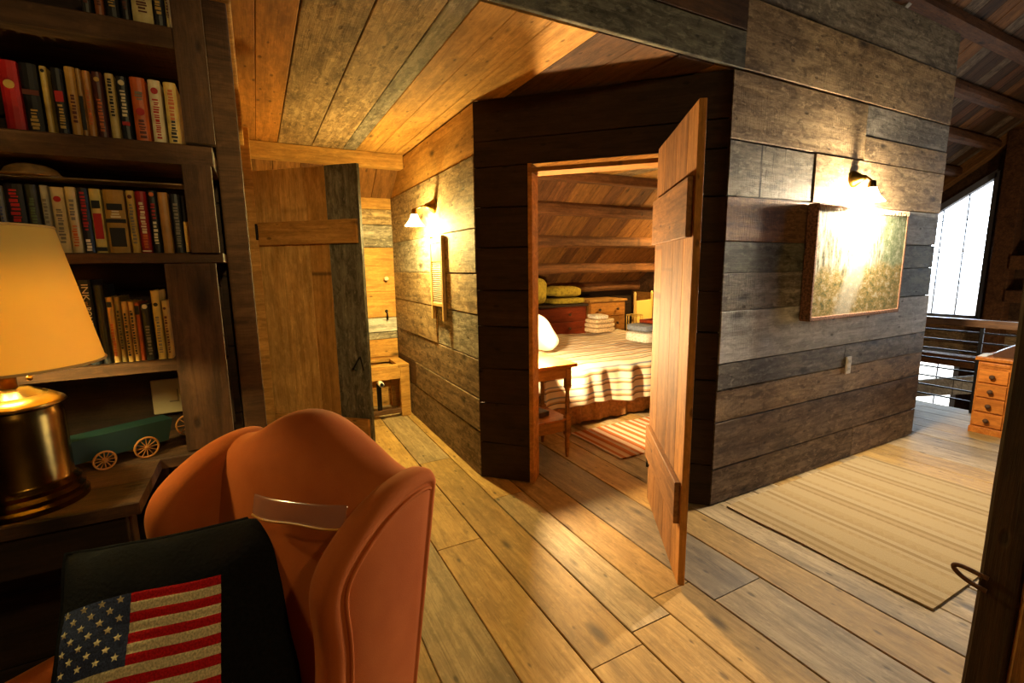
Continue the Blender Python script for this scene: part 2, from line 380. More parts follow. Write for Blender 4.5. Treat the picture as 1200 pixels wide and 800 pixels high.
board(tr, (b_[0], b_[1], HEAD - .024), (a_[0], a_[1], HEAD - .024), (CN.x, CN.y, 0), .14, .024, W['amber'], name='head_jamb')
# inner bedroom lining is bare boards too
for nm, p0, p1 in (('wall_bedroom_side', (4.42, LY + .05), (5.35, 2.62)),):
    d = (Vector(p1) - Vector(p0)).normalized(); nn = Vector((d.y, -d.x))
    st = struct(nm, MB().prism([(p0[0], p0[1] + .02), (p1[0], p1[1] + .02), (p1[0] - .06, p1[1] + .08), (p0[0] - .06, p0[1] + .08)], 2, 0, 2.88), BACK, 'angled barn board wall behind the corner')
    rows_wall(st, p0, p1, [(k * .24, k * .24 + .24, [(0, 1, random.choice(['grey', 'tan', 'brown']))]) for k in range(12)], (nn.x, nn.y, 0))
we = struct('wall_bedroom_end', MB().box((5.37, 2.62, 0), (5.47, 6.0, 3.4)), W['mid'], 'far end wall of the bedroom')
rows_wall(we, (5.37, 2.7), (5.37, 5.9), [(k * .23, k * .23 + .23, [(0, 1, random.choice(['mid', 'amber', 'mid']))]) for k in range(10)], (-1, 0, 0))
wk = struct('wall_knee', MB().box((1.2, 5.95, 0), (5.4, 6.05, 1.0)), W['dark'], 'low knee wall under the bedroom eaves')
rows_wall(wk, (1.2, 5.93), (5.36, 5.93), [(k * .24, k * .24 + .24, [(0, .5, 'mid'), (.5, 1, 'dark')]) for k in range(4)], (0, -1, 0))

# hall end wall -----------------------------------------------------
wb = struct('wall_hall_end', MB().box((-.3, 4.622, 0), (1.19, 4.7, 1.99)), BACK, 'end wall of the hall in mixed pine and grey boards')
zz = [0, .17, .33, .49, .66, .73, .87, 1.12, 1.36, 1.53, 1.74, 1.88, 1.985]
mm = ['honey', 'honey', 'amber', 'honey', 'grey', 'pale', 'honey', 'honey', 'honey', 'grey', 'tan', 'honey']
rows_wall(wb, (-.3, 4.6), (HX, 4.6), [(zz[i], zz[i + 1], [(0, 1, mm[i])]) for i in range(12)], (0, -1, 0))

# hall left wall, post, and jamb by the closet door ------------------
wl = struct('wall_hall_left', MB().box((-.2, 1.80, 0), (-.062, 3.42, 2.27)).box((-.2, 4.36, 0), (-.062, 4.6, 2.27)).box((-.2, 3.42, 1.98), (-.062, 4.36, 2.27)), W['mid'], 'honey board wall of the hall beside the closet door')
for k in range(7): board(wl, (-.06, 1.80 + k * .23 + .115, 0), (-.06, 1.80 + k * .23 + .115, 2.27), (0, -1, 0), .226, .018, W['honey'])
t2 = struct('trim_2', MB().box((-.12, 3.46, 0), (.03, 3.50, 2.2), .004), W['honey'], 'pale vertical jamb board of the closet doorway')
t3 = struct('trim_3', MB().box((-.06, 1.68, 2.09), (.0, 4.12, 2.279), .006), W['honey'], 'pale board running along the hall ceiling edge')
t4 = struct('trim_4', MB().box((-.075, 1.69, 0), (-.012, 1.79, 2.3), .006), W['mid'], 'dark timber post where the hall begins')
wf = struct('wall_left', MB().box((-2.6, 1.745, 0), (-.08, 1.80, 3.6)), BACK, 'dark plank wall behind the bookshelves')
for k in range(16):
    board(wf, (-2.6, 1.74, .1 + k * .22 + .01), (-.08, 1.74, .1 + k * .22 + .01), (0, 0, 1), .215, .016, W['dark'])

# flat ceiling of hall and bedroom -----------------------------------
ce = struct('ceiling', MB().prism([(-.2, 1.70), (4.44, 1.70), (5.36, 2.62), (5.36, 4.2), (-.2, 4.2)], 2, 2.304, 2.33), BACK, 'low ceiling of wide boards over hall and bedroom')
cs = [-.2, .075, .22, .46, .69, .79, .94, 1.1, 1.32, 1.55, 1.78, 2.02, 2.25, 2.5, 2.72, 2.95, 3.2, 3.42, 3.66, 3.9, 4.1, 4.35, 4.6, 4.85, 5.1, 5.36]
cm = ['amber', 'amber', 'olive', 'tan', 'grey', 'honey', 'honey', 'honey', 'mid', 'mid', 'mid', 'amber']
cm[2] = 'tan'
for i in range(len(cs) - 1):
    m = cm[i] if i < len(cm) else random.choice(['honey', 'amber', 'tan'])
    x = (cs[i] + cs[i + 1]) / 2
    ys_ = 1.70 + max(0, cs[i + 1] - 4.42) * .98 + (.03 if cs[i + 1] > 4.42 else 0)
    board(ce, (x, ys_, 2.281), (x, 4.2, 2.281), (1, 0, 0), cs[i + 1] - cs[i] - .004, .022, W[m], jit=.002, taper=.003)

# roof ------------------------------------------------------------------
def sl(x0, x1, y0, y1, off, th):                 # slab parallel to the roof
    return MB().add([(x0, y0, zr(y0) + off), (x1, y0, zr(y0) + off), (x1, y1, zr(y1) + off), (x0, y1, zr(y1) + off),
                     (x0, y0, zr(y0) + off + th), (x1, y0, zr(y0) + off + th), (x1, y1, zr(y1) + off + th), (x0, y1, zr(y1) + off + th)],
                    [(0, 3, 2, 1), (4, 5, 6, 7), (0, 1, 5, 4), (1, 2, 6, 5), (2, 3, 7, 6), (3, 0, 4, 7)])
rf = struct('ceiling_roof', sl(-2.7, 10.3, -2.9, 6.6, .03, .08), BACK, 'sloping plank underside of the barn roof')
x = -.2
while x < 10:
    wdt = random.uniform(.17, .25); cut = random.uniform(3.2, 3.5)
    m1 = random.choice(['door', 'timber', 'door', 'door', 'timber']) if x < 5.4 else random.choice(['timber', 'mid', 'brown', 'door'])
    for y0, y1 in ((cut, 6.4), (.2, cut)):
        if y1 == cut and x < 5.0: continue
        board(rf, (x + wdt / 2, y0 + .002, zr(y0)), (x + wdt / 2, y1 - .002, zr(y1)), (1, 0, 0), wdt - .004, .02, W[m1], jit=.002)
    x += wdt
def purlin(y, x0, x1, h, mat, name='purlin', wdt=.12):
    """rough timber along x hanging under the roof"""
    def f(u, v):
        a = 2 * PI * u; xx = x0 + (x1 - x0) * v
        c, s = math.cos(a), math.sin(a)
        k = 1 / max(abs(c), abs(s)) ** .75
        w_ = mnoise.noise(Vector((xx * 1.7, y * 3 + c, s))) * .012
        return (xx, y + c * k * wdt / 2 + w_, zr(y) - h * .5 + .015 + s * k * h / 2 + w_)
    b = MB().grid(f, 12, 24); b.add([f(i / 12, 0) for i in range(12)], [tuple(range(12))]); b.add([f(i / 12, 1) for i in range(12)], [tuple(range(12))])
    return b
for i, y in enumerate([4.55, 4.99, 5.43, 5.8]):
    purlin(y, 1.3, 5.36, .14, None).build('purlin', W['timber'], rf)
for i, y in enumerate([1.95, 2.36, 2.75, 3.14, 3.55]):
    purlin(y, 5.0 if i > 1 else 4.3, 10, .15, None, wdt=.15).build('purlin', W['timber'], rf)
beam = struct('trim_5', MB().box((-.1, 4.12, 2.165), (1.17, 4.22, 2.279), .006), W['honey'], 'pale beam across the hall ceiling')
beam2 = struct('trim_6', MB().box((1.28, 4.09, 2.185), (5.36, 4.2, 2.279), .006), W['timber'], 'dark beam across the bedroom ceiling')
board(rf, (10 - .13, 4.9, zr(4.9) - .17), (10 - .13, .3, zr(.3) - .17), (-1, 0, 0), .2, .16, W['door'], name='rafter')
board(rf, (5.15, 3.3, zr(3.3) - .16), (5.15, .1, zr(.1) - .16), (-1, 0, 0), .06, .12, W['pale'], name='rafter')

# gable wall with windows ---------------------------------------------------
GX = 10.0
def poly_x(poly, x0, x1): return MB().prism(poly, 0, x0, x1)
WB, WT = .45, lambda y: 2.60 - .69 * (y - 3.13)
gw = struct('wall_gable', poly_x([(4.35, -2.7), (6.6, -2.7), (6.6, zr(6.6) + .1), (4.35, zr(4.35) + .1)], GX, GX + .15)
            .add([], []).prism([(3.12, -.2), (4.36, -.2), (4.36, WB), (3.12, WB)], 0, GX, GX + .15)
            .prism([(3.12, WT(3.12)), (4.36, WT(4.36)), (4.36, zr(4.36) + .1), (3.12, zr(3.12) + .1)], 0, GX, GX + .15)
            .prism([(2.55, -2.7), (3.3, -2.7), (3.3, -.2), (2.55, -.2)], 0, GX, GX + .15).prism([(3.29, -2.7), (4.36, -2.7), (4.36, -1.35), (3.29, -1.35)], 0, GX, GX + .15)
            .prism([(2.55, -.2), (3.13, -.2), (3.13, zr(3.13) + .1), (2.55, zr(2.55) + .1)], 0, GX, GX + .15)
            .prism([(-1.2, -2.7), (2.56, -2.7), (2.56, .45), (-1.2, .45)], 0, GX, GX + .15)
            .prism([(-1.2, 2.5), (2.56, 2.5), (2.56, zr(2.56) + .1), (-1.2, zr(-1.2) + .1)], 0, GX, GX + .15)
            .prism([(-2.9, -2.7), (-1.19, -2.7), (-1.19, zr(-1.19) + .1), (-2.9, zr(-2.9) + .1)], 0, GX, GX + .15), W['mid'], 'gable wall with tall windows beyond the railing')
for z in (-.2, .02, .24):
    board(gw, (GX - .002, 4.4, z + .1), (GX - .002, 2.4, z + .1), (0, 0, 1), .205, .02, W['tan' if z < .1 else 'rust'])
FR = plain('grey_painted_window_wood', (126, 128, 138), .6)
GL, gnt, gb = new_mat('window_glass')
tb = N(gnt, 'ShaderNodeBsdfTransparent'); gs = N(gnt, 'ShaderNodeBsdfGlossy'); gs.inputs['Roughness'].default_value = .05
lw = N(gnt, 'ShaderNodeFresnel'); mx = N(gnt, 'ShaderNodeMixShader'); L(gnt, lw.outputs[0], mx.inputs[0]); L(gnt, tb.outputs[0], mx.inputs[1]); L(gnt, gs.outputs[0], mx.inputs[2])
L(gnt, mx.outputs[0], gnt.nodes['Material Output'].inputs[0])
def window(idx, y0, y1, z0, top, label, ny, zlines):
    f = MB()
    f.prism([(y0, z0 - .05), (y1, z0 - .05), (y1, z0 + .02), (y0, z0 + .02)], 0, GX - .03, GX + .1)
    f.prism([(y0, top(y0) - .02), (y1, top(y1) - .02), (y1, top(y1) + .09), (y0, top(y0) + .09)], 0, GX - .03, GX + .1)
    for y in (y0 - .03, y1 - .03): f.prism([(y, z0 - .05), (y + .06, z0 - .05), (y + .06, top(y + .06) + .05), (y, top(y) + .05)], 0, GX - .03, GX + .1)
    o = struct('window_%d' % idx, f, FR, label)
    for k in range(1, ny):
        y = y0 + (y1 - y0) * k / ny
        MB().box((GX + .03, y - .007, z0), (GX + .06, y + .007, top(y))).build('muntin', FR, o)
    zl = [z0] + zlines
    for z in zlines:
        ye = y1
        while top(ye) < z and ye > y0: ye -= .02
        MB().box((GX + .03, y0, z - .007), (GX + .06, ye, z + .007)).build('muntin', FR, o)
    for k in range(ny):
        a, b = y0 + (y1 - y0) * k / ny, y0 + (y1 - y0) * (k + 1) / ny
        MB().add([(GX + .045, a, z0), (GX + .045, b, z0), (GX + .045, b, top(b)), (GX + .045, a, top(a))], [(0, 1, 2, 3)]).build('pane', GL, o)
    return o
window(1, 3.13, 4.35, WB, WT, 'tall sloping-topped window in the gable wall', 4, [.98, 1.48, 1.98])
window(2, 3.3, 4.35, -1.35, lambda y: -.2, 'lower storey window below the gable window', 4, [-.75])
window(3, -1.2, 2.55, .45, lambda y: 2.5, 'wide window further along the gable wall', 10, [.98, 1.48, 1.98])
portal((GX + .2, 3.74, 1.4), 1.25, 2.3); portal((GX + .2, .68, 1.5), 3.8, 2.1); portal((GX + .2, 3.83, -.78), 1.1, 1.2)
t7 = struct('trim_7', MB().box((GX - .26, 2.78, -2.7), (GX - .02, 3.0, zr(3.0)), .01), W['timber'], 'heavy timber post beside the gable window')
t8 = struct('trim_8', MB().box((GX - .3, -1.5, .72), (GX - .04, 2.78, .9), .01).box((GX - .3, 2.2, 1.2), (GX - .04, 2.78, 1.4), .01), W['timber'], 'horizontal timbers of the gable frame')
# enclosure
lowf = struct('floor_lower', MB().box((5.0, -2.9, -2.8), (10.2, 6.6, -2.7)), W['floor2'], 'floor of the storey below the loft')
for y in [-2 + k * .5 for k in range(17)]: board(lowf, (5.62, y, -2.698), (9.95, y, -2.698), (0, 1, 0), .49, .02, W['floor2'])
struct('wall_back', MB().box((-2.7, -2.9, -2.8), (10.2, -2.75, zr(-2.8))), W['mid'], 'plain plank wall opposite the bookshelves')
struct('wall_far_left', MB().prism([(-2.9, -.1), (1.8, -.1), (1.8, zr(1.8) + .1), (-2.9, zr(-2.9) + .1)], 0, -2.75, -2.6).prism([(1.7, -.1), (6.6, -.1), (6.6, zr(6.6) + .1), (1.7, zr(1.7) + .1)], 0, -2.75, -2.6), W['mid'], 'plank end wall of the barn beyond the bookshelves')
struct('wall_eaves', MB().box((-2.7, 6.4, -2.8), (10.2, 6.6, zr(6.4) + .1)), W['mid'], 'outer wall below the eaves')
struct('wall_loft_edge', MB().box((5.45, -2.75, -2.7), (5.6, 6.4, -.16)), W['mid'], 'wall under the loft edge')

# ================================================================ DOORS
def plank_door(name, idx, label, hinge, free, top, mats, widths, battens, bat_mat, z0=.015, th=.028, side=1, latch=None):
    """ledged plank door; parts are modelled in the door's own frame: x along the leaf from the hinge, y the battened face"""
    h = Vector(hinge); f = Vector(free); d = f - h; ln = d.length; ang = math.atan2(d.y, d.x)
    o = bpy.data.objects.new(name, None); COL.objects.link(o); o.location = (h.x, h.y, 0); o.rotation_euler = (0, 0, ang)
    tag(o, label, 'door', None, 'structure')
    tot = sum(widths); x = 0
    for w_, m in zip(widths, mats):
        ww = ln * w_ / tot
        b = MB().box((x + .001, -th / 2, z0), (x + ww - .001, th / 2, top + random.uniform(-.004, .002)), .002)
        p = b.mesh('plank')
        for v in p.vertices: v.co = (v.co.z, v.co.y, -v.co.x + (x + ww / 2))      # grain along local x
        ob = link('plank', p, W[m], o); ob.matrix_basis = Matrix(((0, 0, -1, x + ww / 2), (0, 1, 0, 0), (1, 0, 0, 0), (0, 0, 0, 1)))
        x += ww
    for (bx0, bx1, bz0, bz1) in battens:
        b = board(o, (bx0, side * (th / 2 + .024), (bz0 + bz1) / 2), (bx1, side * (th / 2 + .024), (bz0 + bz1) / 2), (0, 0, -side), bz1 - bz0, .023, W[bat_mat], name='batten')
        hd = MB()
        for k in range(7):
            xx = bx0 + (bx1 - bx0) * (k + .5) / 7
            for zz_ in (bz0 + .03, bz1 - .03): hd.lathe([(.0045, 0), (.0045, .003)], (xx, side * (th / 2 + .022), zz_), 6, axis=1)
        hd.build('nail_heads', IRON, o)['kind'] = 'stuff'
    for z in (.25, top - .37):
        MB().lathe([(.008, z - .05), (.008, z + .05)], (.0, side * (th / 2 + .004), 0), 10).box((0, side * th / 2 - .003, z - .035), (.035, side * th / 2 + .003, z + .035)).build('hinge', IRON, o)
    if latch:
        lx, lz = latch; y = side * (th / 2)
        MB().tube([(lx - .03, y, lz - .03), (lx - .028, y + side * .03, lz - .015), (lx + .0, y + side * .035, lz + .02), (lx + .01, y + side * .02, lz + .05), (lx + .012, y, lz + .055)], .005).tube([(lx + .012, y + side * .004, lz + .06), (lx + .03, y + side * .004, lz - .03)], .004).build('latch', IRON, o, smooth=True)
    return o
hp = cw(J1 - .01, .012)
plank_door('door_1', 1, 'open plank door of the bedroom, seen at its edge', hp, (1.452, 1.262), 1.925, ['door', 'door', 'door', 'amber'], [.2, .26, .2, .16],
           [(.03, .752, 1.44, 1.66), (.03, .752, .28, .46)], 'door', side=-1)
plank_door('door_2', 2, 'half open closet door of four boards in the hall', (0.035, 3.475), (.575, 2.975), 1.945, ['leaf', 'leaf', 'honey', 'olive'], [.23, .23, .17, .27],
           [(.03, .72, 1.49, 1.63), (.03, .72, .25, .40)], 'honey', side=-1, latch=(.67, .74))

# ================================================================ SCONCES
def sconce(label, base, out, bulb, glass):
    """wall lamp: cone back plate, arm, socket and a bell of frosted glass open downward"""
    t = thing('wall_sconce', label, 'wall lamp', base); o = Vector(out); B = Vector(bulb) - Vector(base)
    q = Vector((0, 0, 1)).rotation_difference(o).to_matrix()
    b = MB().lathe([(.05, 0), (.05, .006), (.042, .02), (.02, .05), (.012, .075)], n=24); b.v = [tuple(q @ Vector(v)) for v in b.v]
    b.build('back_plate', BRASS, t, smooth=True)
    top = Vector((B.x, B.y, B.z + .115))
    MB().tube([o * .05, o * .08 + Vector((0, 0, -.002)), top * .9 + o * .01 + Vector((0, 0, .004)), top + Vector((0, 0, .004))], .006).build('arm', BRASS, t, smooth=True)
    MB().lathe([(.009, .012), (.018, .004), (.022, -.03), (.02, -.042)], top).build('socket', BRASS, t, smooth=True)
    MB().lathe([(.024, -.03), (.03, -.05), (.042, -.075), (.062, -.1), (.072, -.112), (.069, -.112), (.059, -.098), (.039, -.073), (.027, -.05), (.022, -.033)], top, caps=False).build('glass_shade', glass, t, smooth=True)
    MB().soft(B + Vector((0, 0, .05)), (.02, .02, .03), e=1, nu=14, nv=10).build('bulb', glass, t, smooth=True)
    return t
def glow(name, c, st):
    m, nt, b = new_mat(name); e = N(nt, 'ShaderNodeEmission'); e.inputs[0].default_value = lin(c); e.inputs[1].default_value = st
    t = N(nt, 'ShaderNodeBsdfTransparent'); x = N(nt, 'ShaderNodeMixShader'); x.inputs[0].default_value = .45
    L(nt, t.outputs[0], x.inputs[1]); L(nt, e.outputs[0], x.inputs[2]); L(nt, x.outputs[0], nt.nodes['Material Output'].inputs[0]); return m
GLOW1 = glow('glowing_warm_glass', (255, 214, 140), 24)
GLOW2 = glow('glowing_white_glass', (255, 234, 200), 26)
sconce('small brass sconce glowing above the washboard in the hall', (HX - .002, 3.36, 1.775), (-1, 0, 0), HALL_BULB, GLOW1)
sconce('brass sconce glowing on the grey board wall above the tapestry', (3.24, LY - .004, 1.835), (0, -1, 0), WALL_BULB, GLOW2)

sconce('brass sconce on the far end wall of the bedroom', (5.345, 4.45, 1.98), (-1, 0, 0), FAR_BULB, GLOW1)

# ================================================================ HALL THINGS
wbt = thing('washboard', 'old wooden washboard with ribbed metal hung below the hall sconce', 'washboard', (HX - .006, 3.30, .96))
WBW = wood('washboard_wood', (214, 176, 112), (170, 128, 70), axis=2, bump=.2)
for y in (-.13, .105): MB().box((-.026, y, -.0), (0, y + .028, .60), .003).build('side_rail', WBW, wbt)
MB().box((-.024, -.103, .55), (-.002, .106, .585), .003).build('top_rail', WBW, wbt)
MB().box((-.02, -.103, .42), (-.004, .106, .55), .002).build('soap_panel', WBW, wbt)
MB().box((-.024, -.103, .10), (-.002, .106, .125), .003).build('bottom_rail', WBW, wbt)
def ribs(u, v): return (-.014 - .004 * math.sin(v * 20 * 2 * PI), -.103 + .208 * u, .125 + .295 * v)
MB().grid(ribs, 1, 160).build('ribbed_plate', plain('zinc', (206, 200, 186), .35, .6), wbt, smooth=True)

st = thing('wash_stand', 'rough wooden wash stand frame with open top at the hall end', 'stand', (.86, 4.38, 0))
ws = W['honey']
X0, X1, Y0, Y1, TZ = -.36, .29, -.215, .19, .455
MB().box((X0, Y0, TZ - .1), (X1 - .085, Y0 + .035, TZ), .003).build('apron', ws, st)
for x, y in ((X1 - .085, Y0), (X0, Y0), (X0, Y1 - .05), (X1 - .085, Y1 - .05)): MB().box((x, y, 0), (x + .085, y + .05, TZ if y == Y0 else TZ - .03), .004).build('leg', ws, st)
MB().box((X0, Y1 - .07, TZ - .001), (X1, Y1, TZ + .028), .003).build('rim', ws, st)
MB().box((X0, Y0, TZ), (X1 - .1, Y0 + .055, TZ + .028), .003).build('rim', ws, st)
MB().box((X1 - .1, Y0, TZ), (X1, Y1 - .07, TZ + .028), .003).build('rim', ws, st)
MB().box((X0 + .05, Y0 + .01, .035), (X1 - .085, Y0 + .05, .075), .003).build('stretcher', W['mid'], st)
MB().box((X0 + .05, Y1 - .06, TZ - .16), (X1 - .085, Y1 - .03, TZ - .02), .003).build('basin_board', ws, st)
MB().lathe([(.023, -.05), (.023, .05), (.017, .05), (.017, -.05)], (0, 0, 0), 18, axis=1).build('drain_pipe', WHITE, st, smooth=True).location = (.02, -.24, .335)
MB().box((-.005, -.2, .08), (.035, -.18, .33), .004).build('black_strap', IRON, st)
for nm, lab, px, pz, mt in (('peg', 'pale wooden peg on the hall end wall', 1.08, 1.24, plain('pale_peg_wood', (226, 206, 160), .5)), ('iron_hook', 'small black iron hook on the hall end wall', 1.075, .90, IRON)):
    o = MB()
    if nm == 'peg': o.lathe([(.012, 0), (.012, -.03), (.02, -.036), (.02, -.05), (.008, -.056)], (px, 4.598, pz), 14, axis=1)
    else: o.tube([(px, 4.598, pz + .03), (px, 4.575, pz + .02), (px, 4.56, pz - .02), (px, 4.57, pz - .045), (px, 4.585, pz - .03)], .007).lathe([(.016, 0), (.014, -.005)], (px, 4.599, pz + .03), 12, axis=1)
    tag(o.build(nm, mt, smooth=True), lab, 'hook' if nm != 'peg' else 'peg')

# ================================================================ TAPESTRY + OUTLETS
tp = thing('tapestry', 'thick woven landscape tapestry hung under the bright sconce', 'tapestry', (3.315, LY - .006, 1.0))
m, nt, b = new_mat('woven_landscape')
tc = N(nt, 'ShaderNodeTexCoord'); sep = N(nt, 'ShaderNodeSeparateXYZ'); L(nt, tc.outputs['Object'], sep.inputs[0])
def nzz(sx, sz, sc, det=6, r=.7):
    mp = N(nt, 'ShaderNodeMapping'); mp.inputs['Scale'].default_value = (sx, 1, sz); L(nt, tc.outputs['Object'], mp.inputs[0])
    n = N(nt, 'ShaderNodeTexNoise'); n.inputs['Scale'].default_value = sc; n.inputs['Detail'].default_value = det; n.inputs['Roughness'].default_value = r
    L(nt, mp.outputs[0], n.inputs['Vector']); return n.outputs['Fac']
trees = ramp(nt, nzz(3.0, .8, 13, 9, .82), [(.36, lin((58, 52, 50))), (.45, lin((122, 120, 96))), (.56, lin((196, 190, 168))), (.68, lin((232, 226, 206)))])
leaf = ramp(nt, nzz(1, 1.6, 17, 9, .82), [(.36, lin((70, 72, 44))), (.45, lin((128, 124, 78))), (.52, lin((176, 146, 84))), (.6, lin((204, 196, 168)))])
grove = ramp(nt, nzz(1, 1, 18, 9, .82), [(.35, lin((70, 84, 56))), (.52, lin((140, 150, 112))), (.66, lin((214, 210, 190)))])
wob = math_(nt, 'MULTIPLY_ADD', nzz(1, 1, 5), .34, sep.outputs['Z'])
low = ramp(nt, wob, [(.44, (1, 1, 1)), (.50, (0, 0, 0))])
right = ramp(nt, math_(nt, 'MULTIPLY_ADD', nzz(1, 1, 4), .3, sep.outputs['X']), [(.34, (0, 0, 0)), (.40, (1, 1, 1))])
path = ramp(nt, math_(nt, 'ABSOLUTE', math_(nt, 'ADD', math_(nt, 'MULTIPLY_ADD', sep.outputs['Z'], -.5, sep.outputs['X']), math_(nt, 'MULTIPLY_ADD', nzz(1, 1, 6), .2, .1))), [(.06, (1, 1, 1)), (.12, (0, 0, 0))])
c = mixc(nt, math_(nt, 'MULTIPLY', right, .9), trees, grove); TAPV = .7; c = mixc(nt, low, c, leaf); c = mixc(nt, math_(nt, 'MULTIPLY', path, .5), c, lin((218, 212, 200)))
c = mixc(nt, 1.0, c, (TAPV, TAPV, TAPV, 1), 'MULTIPLY')
L(nt, c, b.inputs['Base Color']); b.inputs['Roughness'].default_value = .9; b.inputs['Specular IOR Level'].default_value = .1
bp = N(nt, 'ShaderNodeBump'); bp.inputs['Strength'].default_value = .5; bp.inputs['Distance'].default_value = .004; L(nt, nzz(1, 1, 120, 2), bp.inputs['Height']); L(nt, bp.outputs[0], b.inputs['Normal'])
MB().box((-.5, -.058, .02), (.5, -.006, .655), .006).build('woven_picture', m, tp)
rimm = plain('brown_selvedge', (120, 84, 62), .95, nscale=80, namt=.5, bump=.8)
for x0, x1, z0, z1 in ((-.51, .51, 0, .025), (-.51, .51, .648, .668), (-.512, -.492, .01, .66), (.492, .512, .01, .66)):
    MB().box((x0, -.062, z0), (x1, .0, z1), .004).build('border', rimm, tp)
fr = MB(); random.seed(5)
for k in range(70):
    x = -.5 + k / 69.; fr.tube([(x, -.062, .66), (x + random.uniform(-.005, .005), -.066, .646), (x + random.uniform(-.01, .01), -.065, .63)], .0018, 4)
tag(fr.build('fringe', plain('pale_fringe', (196, 160, 130), .9), tp), kind='stuff')
ou = thing('outlet', 'small white outlet cover on the grey board wall', 'outlet', (3.385, LY - .004, .67))
MB().box((-.03, -.008, -.058), (.03, 0, .058), .003).build('cover_plate', WHITE, ou)
for z in (-.024, .024):
    s_ = MB().box((-.017, -.011, z - .015), (.017, -.008, z + .015), .002).build('socket', plain('cream_socket', (206, 198, 180), .4), ou)
    MB().box((-.008, -.0115, z - .006), (-.005, -.0105, z + .006)).box((.005, -.0115, z - .006), (.008, -.0115 + .001, z + .006)).build('slot', IRON, s_)

# ================================================================ RUGS
def rug_mat(name, stops, scale, per):
    m, nt, b = new_mat(name); tc = N(nt, 'ShaderNodeTexCoord'); sep = N(nt, 'ShaderNodeSeparateXYZ'); L(nt, tc.outputs['Object'], sep.inputs[0])
    fr_ = math_(nt, 'FRACT', math_(nt, 'MULTIPLY', sep.outputs['X'], per))
    c = ramp(nt, fr_, stops); nt.nodes[-1].color_ramp.interpolation = 'CONSTANT'
    yy = math_(nt, 'MULTIPLY', sep.outputs['Y'], scale)
    zig = math_(nt, 'PINGPONG', yy, .5)
    d = math_(nt, 'GREATER_THAN', math_(nt, 'FRACT', math_(nt, 'MULTIPLY_ADD', zig, .25, math_(nt, 'MULTIPLY', sep.outputs['X'], per * 2))), .5)
    c = mixc(nt, math_(nt, 'MULTIPLY', d, .16), c, lin((120, 92, 52)))
    n = N(nt, 'ShaderNodeTexNoise'); n.inputs['Scale'].default_value = 260; L(nt, tc.outputs['Object'], n.inputs['Vector'])
    c = mixc(nt, math_(nt, 'MULTIPLY', n.outputs['Fac'], .35), c, lin((70, 50, 28)))
    L(nt, c, b.inputs['Base Color']); b.inputs['Roughness'].default_value = .95; b.inputs['Specular IOR Level'].default_value = .1
    bp = N(nt, 'ShaderNodeBump'); bp.inputs['Strength'].default_value = .6; bp.inputs['Distance'].default_value = .003; L(nt, n.outputs['Fac'], bp.inputs['Height']); L(nt, bp.outputs[0], b.inputs['Normal'])
    return m
def rug(name, label, x0, x1, y0, y1, mat, amp=.003):
    cx, cy = (x0 + x1) / 2, (y0 + y1) / 2
    def f(u, v):
        x, y = (u - .5) * (x1 - x0), (v - .5) * (y1 - y0)
        return (x + .008 * mnoise.noise(Vector((y * 4, 3, x))), y + .006 * mnoise.noise(Vector((x * 4, 7, y))), .008 + amp * mnoise.noise(Vector((x * 3, y * 3, 1))))
    b = MB().grid(f, 36, 24); n = len(b.v)
    b.add([(v[0], v[1], .0005) for v in b.v], [fc[::-1] for fc in b.f])
    nu = 37; ring = list(range(nu)) + [j * nu + 36 for j in range(1, 25)] + [24 * nu + i for i in range(35, -1, -1)] + [j * nu for j in range(23, 0, -1)]
    b.f += [(ring[i], ring[(i + 1) % len(ring)], ring[(i + 1) % len(ring)] + n, ring[i] + n) for i in range(len(ring))]
    o = b.build(name, mat, smooth=True); o.data.set_sharp_from_angle(angle=1); o.location = (cx, cy, .001); return tag(o, label, 'rug')
A, B_, C_, D_ = lin((168, 145, 106)), lin((162, 138, 98)), lin((147, 123, 86)), lin((176, 155, 118))
rug('woven_rug', 'beige woven rug with faint geometric stripes on the plank floor', 2.2, 3.62, .70, 1.625,
    rug_mat('beige_flatweave', [(0, A), (.18, B_), (.24, D_), (.29, C_), (.34, D_), (.40, B_), (.55, A), (.7, C_), (.74, A), (.8, C_), (.85, D_), (.93, B_)], 22, 1.9))
rug('striped_rug', 'striped cotton rug beside the bed in pink and tan', 2.13, 3.15, 2.42, 3.02,
    rug_mat('striped_cotton', [(0, lin((214, 186, 160))), (.3, lin((176, 92, 50))), (.45, lin((196, 120, 66))), (.6, lin((222, 200, 186))), (.8, lin((184, 106, 60)))], 2, 6.5))

# ================================================================ BEDROOM
bed = thing('bed', 'low double bed with tan pleated skirt under the striped quilt', 'bed', (3.0, 3.98, 0))
MB().soft((0, 0, .37), (1.02, .76, .13), .25, 32, 14).build('mattress', plain('white_sheet', (236, 226, 206), .8), bed, smooth=True)
def skirt(u, v):
    # around the bed: front side then right end
    p = u * 3.6; fold = .012 * math.sin(p * 26) + .008 * math.sin(p * 61)
    if p < 2.05: return (-1.02 + p, -.79 - fold * (1.2 - v) - .02 * (1 - v), .015 + .25 * v)
    return (1.03 + fold * (1.2 - v), -.79 + (p - 2.05), .015 + .25 * v)
MB().grid(skirt, 260, 6).build('bed_skirt', plain('tan_linen', (188, 132, 72), .85, nscale=40, namt=.2), bed, smooth=True)
for x in (-.97, .97):
    for y in (-.7, .7): MB().box((x - .03, y - .03, 0), (x + .03, y + .03, .26), .004).build('leg', W['mid'], bed)
